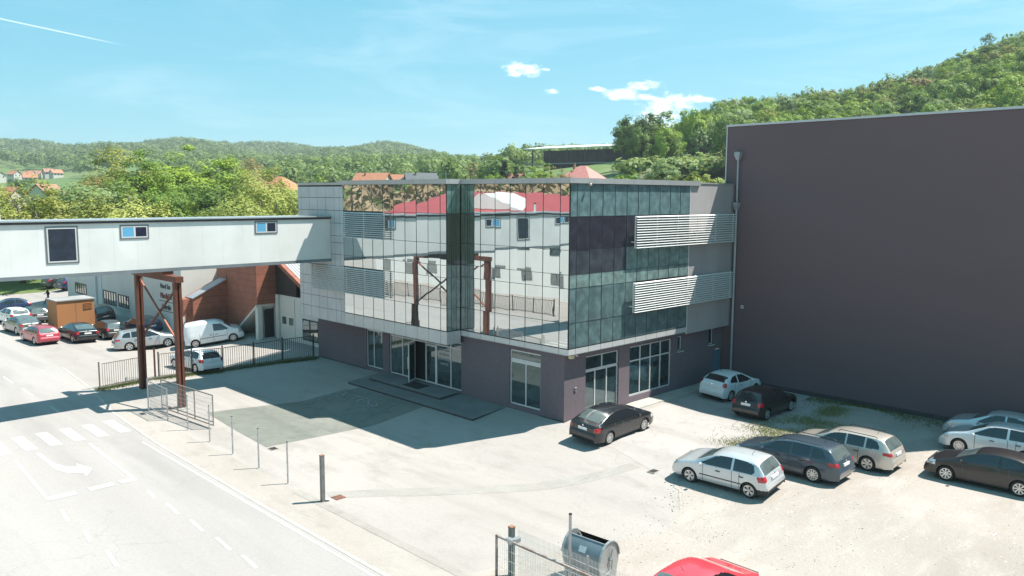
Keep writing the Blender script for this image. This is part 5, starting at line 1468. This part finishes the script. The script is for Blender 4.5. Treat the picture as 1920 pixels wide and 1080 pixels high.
# trees standing behind the footbridge: (image column, height of top in the image, distance, crown width, kind, leaf, label)
TN = math.tan
def topz(px, py, d):
    v = azel(px, py); return CAM.z + d * v.z / math.hypot(v.x, v.y)
near = [
 (-12, 372, 96, 9, 'willow', 'yellow', 'pale yellow green willow at the left picture edge behind the footbridge'),
 (38, 366, 92, 8, 'willow', 'yellow', 'yellow green willow beside the thin brown tree behind the footbridge'),
 (82, 348, 88, 9, 'sparse', 'gold', 'thin olive tree with bare limbs showing through behind the footbridge'),
 (118, 362, 96, 7, 'sparse', 'gold', 'second thin olive tree just right of the first'),
 (148, 343, 104, 9, 'tall', 'bright', 'dark based tree with a bright yellow green top left of the grey green willow'),
 (205, 338, 100, 13, 'round', 'grey', 'wide silvery grey green willow behind the footbridge'),
 (240, 370, 86, 9, 'willow', 'yellow', 'low rounded yellow willow in front of the grey green one'),
 (232, 298, 128, 13, 'round', 'gold', 'tall golden olive tree rising above the others behind the footbridge'),
 (176, 352, 118, 8, 'round', 'brown', 'small red brown budding tree between the willow and the bright topped tree'),
 (276, 302, 118, 10, 'tall', 'bright', 'tall bright green tree right of the golden olive tree'),
 (296, 358, 92, 9, 'round', 'mid', 'low mid green tree below the tall bright green tree'),
 (328, 312, 124, 10, 'round', 'bright', 'yellow green tree in the middle of the group behind the footbridge'),
 (352, 345, 104, 11, 'round', 'mid', 'broad mid green tree low in the middle of the group'),
 (376, 294, 126, 12, 'tall', 'bright', 'tallest bright green tree right of the middle of the group'),
 (404, 350, 98, 10, 'round', 'dark', 'dark green tree right of the broad mid green one'),
 (424, 312, 128, 10, 'round', 'mid', 'mid green tree with rounded top left of the orange brown tree'),
 (464, 314, 134, 11, 'round', 'brown', 'orange brown budding tree at the right of the group'),
 (448, 352, 100, 10, 'round', 'dark', 'dark green tree under the orange brown tree'),
 (478, 366, 90, 9, 'willow', 'yellow', 'low yellow willow left of the tall yellow willow'),
 (520, 332, 98, 10, 'willow', 'yellow', 'tall pale yellow willow beside the glass building'),
 (548, 360, 96, 8, 'willow', 'yellow', 'small yellow willow touching the corner of the glass building'),
 (492, 330, 118, 9, 'round', 'gold', 'olive tree behind the tall yellow willow'),
]
for i, (px, py, d, wd, k, lf, lb) in enumerate(near):
    d *= 1.3; wd *= 1.3 * 1.18
    x, y, z = at(px, d); z = G(x, y); h = (topz(px, py, d) - z) * 1.1
    tree(k, 20 + i % 7, lf, x, y, z, h, wd, lb, 'trees behind the footbridge', per=120 if k != 'sparse' else 60, size=.12)
mid = [
 (944, 294, 180, 8.5, 'spruce', 'spruce', 'dark spruce, left and taller of the pair above the roof'),
 (966, 306, 186, 6.5, 'spruce', 'spruce', 'dark spruce, right and lower of the pair above the roof'),
 (905, 316, 165, 8, 'tall', 'bright', 'bright green tree left of the dark spruces'),
 (925, 312, 170, 6, 'tall', 'bright', 'bright green tree touching the dark spruces on their left'),
 (995, 318, 200, 9, 'round', 'mid', 'green tree right of the dark spruces'),
 (1012, 300, 215, 9, 'tall', 'bright', 'fresh green tree in front of the open shed'),
 (1048, 306, 185, 8, 'sparse', 'brown', 'thin brown tree between the shed and the pink roofed house'),
 (880, 298, 260, 10, 'sparse', 'brown', 'bare brownish tree beyond the left part of the roof'),
 (1185, 318, 150, 6, 'bush', 'mid', 'green shrub right of the pink roofed house'),
 (1215, 312, 140, 6, 'bush', 'pale', 'pale blossoming shrub below the wooded hill'),
 (1240, 298, 135, 7.5, 'round', 'grey', 'grey green small tree at the foot of the wooded hill'),
 (1165, 322, 145, 5, 'bush', 'bright', 'bright green shrub beside the pink roofed house'),
 (1282, 322, 118, 5, 'bush', 'yellow', 'yellow green shrub above the right roof edge'),
 (1325, 322, 112, 6, 'bush', 'yellow', 'yellow green shrub beside the tall dark hall'),
 (580, 326, 250, 9, 'round', 'grey', 'round green tree above the left end of the glass building'),
 (600, 335, 200, 7, 'bush', 'bright', 'bright green shrub above the left end of the glass building'),
 (662, 336, 210, 7, 'bush', 'mid', 'green shrub left of the long orange roof'),
 (738, 318, 330, 10, 'round', 'dark', 'dark round tree between the two orange roofs'),
 (45, 330, 420, 11, 'round', 'dark', 'dark tree standing alone at the green field'),
]
for i, (px, py, d, wd, k, lf, lb) in enumerate(mid):
    x, y, z = at(px, d); z = G(x, y); h = max(topz(px, py, d) - z, 2.5)
    tree(k, 40 + i % 5, lf, x, y, z, h, wd, lb, 'trees beyond the buildings', per=70, size=.15)

# wooded hill on the right: single trees in front, the rest of the wood as one mass behind
HT_ = [('round', 'mid'), ('round', 'bright'), ('tall', 'mid'), ('tall', 'bright'), ('round', 'grey'), ('round', 'dark'), ('sparse', 'grey'), ('round', 'gold'), ('tall', 'dark'), ('sparse', 'brown')]
HL = {'mid': 'mid green tree in the wood on the hillside', 'bright': 'bright fresh green tree in the wood on the hillside', 'grey': 'silvery grey green tree in the wood on the hillside',
      'dark': 'dark green tree in the wood on the hillside', 'gold': 'golden olive tree in the wood on the hillside', 'brown': 'brownish budding tree in the wood on the hillside'}
cand = []
g_ = random.Random(3)
for d in range(205, 430, 9):
    step = math.degrees(9 / d); az = 8.0
    while az < 37.4:
        a = az + g_.uniform(-.35, .35) * step; dd = d + g_.uniform(-3, 3)
        lo_d = 200 if az < 31 else 228
        if dd > lo_d:
            x, y = polar(a, dd); z = G(x, y); h = g_.uniform(11, 16.5) * (1.1 if az > 30 and dd < 260 else 1)
            if az > 31 and dd < 262: h *= 1.12
            vis = (z + h - CAM.z) / dd
            if vis > (.078 if az < 30.5 else -.1): cand.append((dd, a, x, y, z, h))
        az += step
cand.sort()
hidden = []
# keep what shows: drop trees much lower than the ones in front of them in the same direction
best = {}
show = []
for c in cand:
    b_ = round(c[1] * 1.2); v = (c[4] + c[5] - CAM.z) / c[0]
    if v > best.get(b_, -1) - .004: show.append(c)
    else: hidden.append(c)
    best[b_] = max(best.get(b_, -1), v - .006)
print('hill trees', len(cand), len(show))
indiv, rest = show[:285], show[285:] + hidden
for i, (dd, a, x, y, z, h) in enumerate(indiv):
    k, lf = HT_[g_.choice([0, 1, 2, 3, 4, 0, 1, 5, 1, 3, 6, 7, 8, 3, 0, 1, 4, 2, 9] if a > 18 else [0, 1, 2, 3, 4, 0, 1, 5, 0, 1, 3, 6, 7, 8, 3, 0])]
    tree(k, 60 + g_.randrange(3), lf, x, y, z, h, g_.uniform(9, 13.5), HL[lf], 'trees of the hillside wood, ' + lf, per=75, size=.19)


def wood(name, places, leaf, quads, seed, label=None):
    """places: (x, y, z, height, width); one mesh of many small crowns"""
    Vs, Ts = [], []
    temps = []
    for s in range(5):
        g = np.random.default_rng(seed + s)
        n = 9; cs = g.normal(size=(n, 3)); cs /= np.linalg.norm(cs, axis=1)[:, None]; cs[:, 2] = np.abs(cs[:, 2]); ow = cs.copy(); cs = cs * np.array([.30, .30, .30]) + np.array([0, 0, .52]); V_, Q, T = leaf_cloud(cs, np.full(n, .21), quads // n, .062 if quads > 100 else .08, seed + s, .9, outward=ow)
        temps.append((V_, T))
    g = np.random.default_rng(seed)
    for (x, y, z, h, w_) in places:
        V_, T = temps[g.integers(5)]; a = g.random() * 6.28; c, s = math.cos(a), math.sin(a)
        X = V_[:, 0] * c - V_[:, 1] * s; Y = V_[:, 0] * s + V_[:, 1] * c
        Vs.append(np.stack([X * w_ + x, Y * w_ + y, V_[:, 2] * h * 1.15 + z], 1)); Ts.append(np.clip(T * .3 + g.random() * .9 - .12, 0, 1))
    V_ = np.concatenate(Vs); T = np.concatenate(Ts)
    o = mkobj(name, np_mesh(name, V_, np.arange(len(V_)).reshape(-1, 4), leaf, T)); tag(o, label, None, None, 'stuff')
    return o


for k in range(46):
    a = 30.8 + 6.6 * k / 45; dd = g_.uniform(214, 230); x, y = polar(a, dd); rest.append((dd, a, x, y, G(x, y) - 1, g_.uniform(4.5, 7)))
wood('hillside_wood', [(x, y, z, h, g_.uniform(8, 12)) for (dd, a, x, y, z, h) in rest], LEAF['far'], 200, 100, 'dense wood filling the hillside behind the single trees')
pl_far, pl_mid, pl_bare = [], [], []
def nz_(x, y): return math.sin(x * .011 + 2) * math.cos(y * .013 - 1) + .6 * math.sin(x * .031 + y * .023)
d = 190.
while d < 2650:
    s = 7.5 + d * .0048; step = math.degrees(s / d); az = 33.
    while az < 82:
        a = az + g_.uniform(-.5, .5) * step; dd = d + g_.uniform(-.5, .5) * s
        x, y = polar(a, dd); q = nz_(x, y)
        if a < 38: ok = dd > 900
        elif a < 44.5: ok = dd > 420 and (q > -.9 or dd > 800)
        elif a < 50: ok = (dd > 230 and q > .3) or dd > 330
        elif a < 61.5: ok = dd > 345 and not (53.2 < a < 55.2 and dd < 460)
        elif a < 70: ok = (dd > 330 and q > .35) or dd > 620
        else: ok = (dd > 250 and q > .75 and not (a > 73.5 and 340 < dd < 850)) or (dd > 640 and q > .1 and a < 73.5) or dd > 930
        if ok and dd < 345 and 51 < a < 60: ok = False
        if ok and 68.5 < a < 72.8 and 720 < dd < 1090 and g_.random() < .75: ok = False
        if ok:
            z = G(x, y); h = g_.uniform(8.5, 14); (pl_mid if dd < 900 else pl_far).append((x, y, z, h, s * g_.uniform(1.0, 1.45)))
        az += step
    d += s * .92
d = 108.
while d < 480:
    s = 7.0; step = math.degrees(s / d); az = 104.
    while az < 152:
        x, y = polar(az + g_.uniform(-.5, .5) * step, d + g_.uniform(-3, 3)); z = G(x, y)
        if y > 68 or x < -70 : pl_bare.append((x, y, z, g_.uniform(7, 12), g_.uniform(8, 11)))
        az += step
    d += 7.0
print('wood', len(pl_mid), len(pl_far), len(pl_bare))
wood('near_woods', pl_mid, LEAF['far'], 170, 200, 'green woods on the slopes beyond the houses')
wood('far_woods', pl_far, LEAF['far2'], 63, 300, 'hazy wooded ridge on the skyline')
wood('bare_woods', pl_bare, LEAF['bare'], 72, 400, 'brownish leafless wood on the slope across the road')

# ------------------------------------------------------------------ houses beyond
M_hw = mat('house wall white', (.55, .54, .51), .8, 0, .1, 1); M_hy = mat('house wall cream', (.50, .44, .34), .8, 0, .1, 1)
M_tile = mat('orange roof tiles', (.42, .18, .10), .75, 0, .2, 1.5); M_tileb = mat('brown red roof tiles', (.33, .17, .12), .75, 0, .2, 1.5); M_tilep = mat('pink metal roof', (.50, .20, .17), .5, .1, .12, 1); M_tileg = mat('slate grey roof', (.07, .085, .095), .6, 0, .2, 1)
def house(px, d, w_, dp, eh, rh, wallm, roofm, label, rz=None, hip=False, zoff=0, py=None):
    x, y, z = at(px, d); z = G(x, y) + zoff
    if py: z = topz(px, py, d) - eh - rh - .2
    if rz is None: rz = math.degrees(YAW) + 90
    t_ = thing('house', label, 'house', (x, y, z), R(rz), 'houses beyond the buildings')
    a_ = MB(); a_.box(-w_ / 2, -dp / 2, -9, w_ / 2, dp / 2, eh)
    if not hip: a_.prism([(-w_ / 2 + .01, -dp / 2 + .01, eh + .001), (-w_ / 2 + .01, dp / 2 - .01, eh + .001), (-w_ / 2 + .01, 0, eh + rh - .2)], (w_ - .02, 0, 0))
    a_.build('wall', wallm, t_)
    a_ = MB(); o_ = .5
    if hip:
        q = .28 * w_
        a_.add([(-w_ / 2 - o_, -dp / 2 - o_, eh), (w_ / 2 + o_, -dp / 2 - o_, eh), (w_ / 2 + o_, dp / 2 + o_, eh), (-w_ / 2 - o_, dp / 2 + o_, eh), (-q * .35, 0, eh + rh), (q * .35, 0, eh + rh)], [(0, 1, 5, 4), (1, 2, 5), (2, 3, 4, 5), (3, 0, 4), (0, 3, 2, 1)])
    else:
        for s in (-1, 1):
            y0 = s * (dp / 2 + o_); zz = eh - rh * o_ / (dp / 2)
            a_.hexa([(-w_ / 2 - o_, y0, zz), (w_ / 2 + o_, y0, zz), (w_ / 2 + o_, 0, eh + rh), (-w_ / 2 - o_, 0, eh + rh), (-w_ / 2 - o_, y0, zz + .2), (w_ / 2 + o_, y0, zz + .2), (w_ / 2 + o_, 0, eh + rh + .2), (-w_ / 2 - o_, 0, eh + rh + .2)])
    rf_ = a_.build('roof', roofm, t_)
    a_ = MB(); a_.box(w_ * .18, dp * .08, eh + rh * .4, w_ * .18 + .45, dp * .08 + .45, eh + rh + .45); q = a_.build('chimney', M_tileb, rf_)
    for k in range(3):
        for s in (-1, 1):
            xx = -w_ * .3 + k * w_ * .3; a_ = MB(); a_.box(xx - .5, s * (dp / 2 + .03), eh - 1.9, xx + .5, s * (dp / 2 - .01), eh - .7); a_.build('window', M_wfr, t_)
    for s in (-1, 1):
        for k in (-1, 1):
            a_ = MB(); a_.box(s * (w_ / 2 + .03), k * dp * .22 - .45, eh - 1.9, s * (w_ / 2 - .01), k * dp * .22 + .45, eh - .7); a_.build('window', M_wfr, t_)
    return t_
house(700, 262, 10.5, 8, 3.4, 3.2, M_hy, M_tile, 'house with a long salmon orange roof above the roof edge', 118, py=324)
house(742, 285, 9, 8, 3.2, 3.0, M_hy, M_tile, 'small house with an orange roof left of the slate roofed house', 125, py=327)
house(790, 262, 9.5, 9, 3.6, 3.4, M_hw, M_tileg, 'house with a slate grey double gable roof', 150, py=324)
house(766, 270, 6, 8, 3.0, 2.8, M_hw, M_tileg, 'grey gabled annex left of the slate roofed house', 60, py=327)
house(966, 205, 8, 7, 3.0, 2.6, M_hw, M_tile, 'low house with an orange gable roof below the dark spruces', 70, py=326)
house(1090, 190, 8.2, 8.2, 3.2, 3.3, M_hw, M_tilep, 'house with a pink hipped roof in front of the open shed', 100, hip=True, py=309)
house(528, 176, 7, 7, 6.2, 2.8, M_hw, M_tile, 'white house with an orange hipped roof at the end of the tree group', 110, hip=True, py=329)
house(92, 300, 9, 8, 5.4, 3.6, M_hw, M_tileb, 'white house with a brown orange gable roof among the left trees', 40, py=345)
house(26, 260, 5, 5, 4, 2.4, M_hy, M_tile, 'little house with a bright orange roof at the left edge', 110, py=350)
house(8, 275, 8, 6, 3.4, 2.2, M_hy, M_tileb, 'low house with a brown roof at the left edge', 120, py=360)
house(312, 560, 10, 9, 4.4, 4, M_hw, M_tileb, 'house with brown roof half hidden behind the golden olive tree', 120)
vil = [(6, 760, 'low white village house at the far left of the hamlet'), (34, 790, 'village house with a red roof, first of the hamlet'), (48, 800, 'small village house behind the red roofed one'), (62, 770, 'village house with a wide brown roof in the middle of the hamlet'),
       (74, 790, 'village house with an orange brown roof right of the middle of the hamlet'), (64, 740, 'small orange house at the front of the hamlet'), (98, 785, 'white gabled village house with a bright red roof'), (112, 775, 'village house with a long brown roof at the right end of the hamlet')]
for i, (px, d, lb) in enumerate(vil): house(px, d, 7 + i % 3 * 1.2, 7, 4.6, 2.6, M_hw, M_tile if i % 2 else M_tileb, lb, 100 + i * 13, py=(322, 320, 324, 321, 320, 326, 316, 318)[i])
for i, (px, d, lb) in enumerate([(190, 900, 'grey roofed house alone on the slope above the grey green willow'), (252, 1050, 'hill house with a brown red roof, left of three'), (280, 1060, 'white hill house with a pointed red roof, middle of three'), (294, 1070, 'white hill house with a brown roof, right of three')]):
    house(px, d, 14, 12, 6, 5, M_hw, M_tileg if i == 0 else M_tileb, lb, 110 + i * 25, hip=i == 2, py=(309, 296, 295, 295)[i])

# open shed with a long flat roof on the knoll
xa, ya_, za = at(998, 345); xb, yb2, zb_ = at(1172, 322)
Lx = math.hypot(xb - xa, yb2 - ya_); an = math.atan2(yb2 - ya_, xb - xa)
zs = topz(1000, 306, 345)
t_ = thing('open_shed', 'long open sided shed with a thin white flat roof on the green knoll', 'shed', (xa, ya_, zs), an)
a_ = MB(); a_.hexa([(-2, -4, 5.5), (Lx, -4, 5.7), (Lx, 14, 7.6), (-2, 14, 7.4), (-2, -4, 5.8), (Lx, -4, 6.0), (Lx, 14, 7.9), (-2, 14, 7.7)]); a_.build('roof', mat('white shed roof', (.8, .82, .82), .5), t_)
for k in range(6):
    xx = 1 + k * (Lx - 2) / 5; a_ = MB(); a_.box(xx - .2, -2.2, -6, xx + .2, -1.8, 5.3); a_.build('column', M_wfr, t_)
a_ = MB(); a_.box(0, 8, -6, Lx, 8.4, 5.4); a_.build('back_wall', mat('dark shed wall', (.05, .04, .045), .8, 0, .5, .4), t_)
a_ = MB(); a_.box(-1, -2.4, -.6, Lx, 8, -.25); a_.build('floor_slab', M_render2, t_)

# power poles
for px, py, d, lb in ((586, 322, 300, 'thin utility pole above the left end of the glass building'), (1268, 262, 225, 'pale pole among the hillside trees'), (836, 322, 190, 'thin pole above the notch in the roof edge')):
    x, y, z = at(px, d); z = G(x, y); h = max(topz(px, py, d) - z, 4)
    t_ = thing('utility_pole', lb, 'pole', (x, y, z), 0, 'poles beyond the buildings'); a_ = MB(); a_.tube((0, 0, -1), (0, 0, h), .14, .1, 7); a_.build('shaft', M_galv, t_); a_ = MB(); a_.bar((-.8, .8, h - .5), (.8, -.8, h - .5), .1, .1); a_.build('crossarm', M_galv, t_)

# ------------------------------------------------------------------ across the road (seen in the mirror glass)
t_ = thing('red_roofed_works_hall', 'long white works hall with a red metal roof across the road, mirrored in the glass', 'building', (-50, 48, -.6))
M_redroof = mat('red metal roof', (.42, .075, .075), .5, .1, .12, .6)
HX, HY0, HY1 = -38.5, 17, 68
a_ = MB(); a_.box(-64, HY0, -1.2, HX, HY1, 7.9); a_.build('wall', M_wht, t_, world_coords=True)
a_ = MB(); a_.hexa([(-51, HY0 - .5, 11.15), (-37.9, HY0 - .5, 8.0), (-37.9, HY1 + .5, 8.0), (-51, HY1 + .5, 11.15), (-51, HY0 - .5, 11.3), (-37.9, HY0 - .5, 8.15), (-37.9, HY1 + .5, 8.15), (-51, HY1 + .5, 11.3)])
a_.hexa([(-64.5, HY0 - .5, 8.0), (-51.001, HY0 - .5, 11.15), (-51.001, HY1 + .5, 11.15), (-64.5, HY1 + .5, 8.0), (-64.5, HY0 - .5, 8.15), (-51.001, HY0 - .5, 11.3), (-51.001, HY1 + .5, 11.3), (-64.5, HY1 + .5, 8.15)]); a_.build('roof', M_redroof, t_, world_coords=True)
a_ = MB(); a_.prism([(-42, 45.5, 9.2), (-42, 57.5, 9.2), (-42, 52, 11.25)], (-5, 0, 0)); a_.build('white_dormer', M_wht, t_, world_coords=True)
for fl in (1.0, 4.6):
    for k in range(10):
        y0 = 20 + k * 4.9; a_ = MB(); a_.box(HX + .0, y0, fl, HX + .06, y0 + 2.2, fl + 1.5); a_.build('window', G_wk, t_, world_coords=True)
t_ = thing('railing_fence', 'black bar fence across the road, seen only mirrored in the glass facade', 'fence', (-28.5, 44, -.6), 0, 'vertical bar fences of the car park')
for k in range(12):
    y0 = 27 + k * 3; bar_panel((-28.5, y0 + .06), (-28.5, y0 + 2.94), 1.5, M_fblk, t_, step=.17); post((-28.5, y0), 1.6, M_fblk, t_)
a_ = MB(); a_.box(-38.4, 21, -.6, -36.5, 30, 2.6); tag(a_.build('loading_dock', M_cream), 'cream loading dock against the works hall across the road, mirrored in the glass', 'loading dock')
sheet('far_yard', [(-38, 12), (-27.5, 12), (-27.5, 75), (-38, 75)], M_pave, .01)

# ------------------------------------------------------------------ loose stones, weeds and grass
g = np.random.default_rng(5)
def stones(name, n, region, smin, smax, m, label):
    base = np.array([[1, 0, 0], [-.4, .9, 0], [-.5, -.8, 0], [0, 0, .7], [0, 0, -.4]]); fc = np.array([[0, 1, 3], [1, 2, 3], [2, 0, 3], [1, 0, 4], [2, 1, 4], [0, 2, 4]])
    Vs, Fs = [], []; k = 0
    while k < n:
        x, y, w_ = region(g)
        if x is None: continue
        s = smin + (smax - smin) * g.random() ** 3; a = g.random() * 6.28; c, q = math.cos(a), math.sin(a)
        b_ = base * s * (.7 + .6 * g.random(3)); V_ = np.stack([b_[:, 0] * c - b_[:, 1] * q + x, b_[:, 0] * q + b_[:, 1] * c + y, b_[:, 2] + G(x, y) + .016], 1)
        Vs.append(V_); Fs.append(fc + 5 * k); k += 1
    tag(mkobj(name, np_mesh(name, np.concatenate(Vs), np.concatenate(Fs), m)), label, None, None, 'stuff')
cl_ = [(g.uniform(-12, 14), g.uniform(-30, -8.5), g.uniform(.6, 2.2)) for _ in range(26)] + [(-9, -8.9, .9), (-7.4, -9.9, 1.1), (-2.4, -8, .8), (-3.0, -8.8, 1)]
def reg_lot(g):
    if g.random() < .72:
        c = cl_[g.integers(len(cl_))]; x, y = c[0] + g.normal() * c[2], c[1] + g.normal() * c[2] * .6
    else: x, y = g.uniform(-13, 14.8), g.uniform(-34, -8.2)
    return (x, y, 1) if (x < 14.8 and y < -7.8) else (None, 0, 0)
stones('gravel', 3600, reg_lot, .01, .042, mat('limestone chips', (.46, .445, .41), .9, 0, .3, 30), 'loose limestone chips scattered over the car park')
def reg_edge(g):
    t = g.random(); px_ = [(-2.6, -8.0), (-.8, -7.2), (1.5, -7.5), (4, -7.9), (7.5, -7.3), (10.5, -8.2), (14.5, -7.2)]; i = int(t * 6); f = t * 6 - i
    a, b_ = px_[i], px_[i + 1]; w_ = .25 + .5 * (i in (2, 3, 4))
    return a[0] + (b_[0] - a[0]) * f + g.normal() * .2, a[1] + (b_[1] - a[1]) * f + g.normal() * w_, 1
stones('rubble', 600, reg_edge, .015, .05, mat('limestone chips', (0, 0, 0)), 'small rubble along the grassy edge of the asphalt')
def grass(name, n, region, h, m, label):
    P, H_ = [], []
    while len(P) < n:
        x, y, w_ = region(g)
        if x is None: continue
        P.append((x, y, G(x, y) + .005)); H_.append(h * (.4 + .9 * g.random()) * w_)
    P = np.array(P); H_ = np.array(H_); a = g.random(n) * 6.28; ln = g.normal(size=(n, 2)) * .35 * H_[:, None]
    s = .010 + .012 * g.random(n); dx, dy = np.cos(a) * s, np.sin(a) * s
    V_ = np.stack([P + np.stack([dx, dy, 0 * dx], 1), P - np.stack([dx, dy, 0 * dx], 1), P + np.stack([ln[:, 0], ln[:, 1], H_], 1)], 1).reshape(-1, 3)
    tag(mkobj(name, np_mesh(name, V_, np.arange(len(V_)).reshape(-1, 3), m, g.random(n))), label, None, None, 'stuff')
M_gr = leafmat('weed grass', (.16, .18, .07), (.30, .29, .14)); M_gr2 = leafmat('dark weeds', (.05, .08, .02), (.12, .15, .04))
def reg_g(g):
    x, y, _ = reg_edge(g)
    if x < 3.2: return None, 0, 0
    if math.sin(x * 2.1) + math.sin(y * 3 + x) < -.4: return None, 0, 0
    return x + g.normal() * .25, y + g.normal() * .3, 1
grass('grass', 13000, reg_g, .075, M_gr, 'yellow green weeds along the edge between asphalt and gravel')
def reg_w(g):
    y = g.uniform(-17, -5.5); w_ = .5 + .35 * math.sin(y * .9); return 14.8 - abs(g.normal()) * w_, y, .8
grass('weeds', 4500, reg_w, .12, M_gr2, 'dark weeds growing along the foot of the dark hall')
def reg_f(g):
    i = g.integers(4); a, b_ = [((-13.4, 25.6), (-10.5, 26.2)), ((-9.8, 26.4), (-5, 26.3)), ((-5, 26.3), (-2, 24.4)), ((-2, 24.4), (-.3, 23))][i]; f = g.random()
    return a[0] + (b_[0] - a[0]) * f + g.normal() * .12, a[1] + (b_[1] - a[1]) * f + g.normal() * .28, 1
grass('verge_weeds', 7000, reg_f, .14, M_gr2, 'weeds growing along the foot of the bar fences')
def reg_far(g): return g.uniform(-10, 20), g.uniform(84, 99), 1
sheet('lawn', [(-12, 90.5), (-2, 79), (24, 83), (24, 100), (-12, 100)], m_ter, .02)

# ------------------------------------------------------------------ air
m_air = bpy.data.materials.new('haze air'); m_air.use_nodes = True
n = m_air.node_tree.nodes; n.clear()
pv = n.new('ShaderNodeVolumePrincipled'); pv.inputs['Color'].default_value = (.80, .92, 1, 1); pv.inputs['Density'].default_value = .00021; pv.inputs['Anisotropy'].default_value = .2
oo = n.new('ShaderNodeOutputMaterial'); m_air.node_tree.links.new(pv.outputs[0], oo.inputs['Volume'])
a_ = MB(); a_.box(-3300, -3300, -45, 3300, 3300, 215)
hz = a_.build('haze', m_air); tag(hz, 'thin blue summer haze over the valley', None, None, 'stuff')
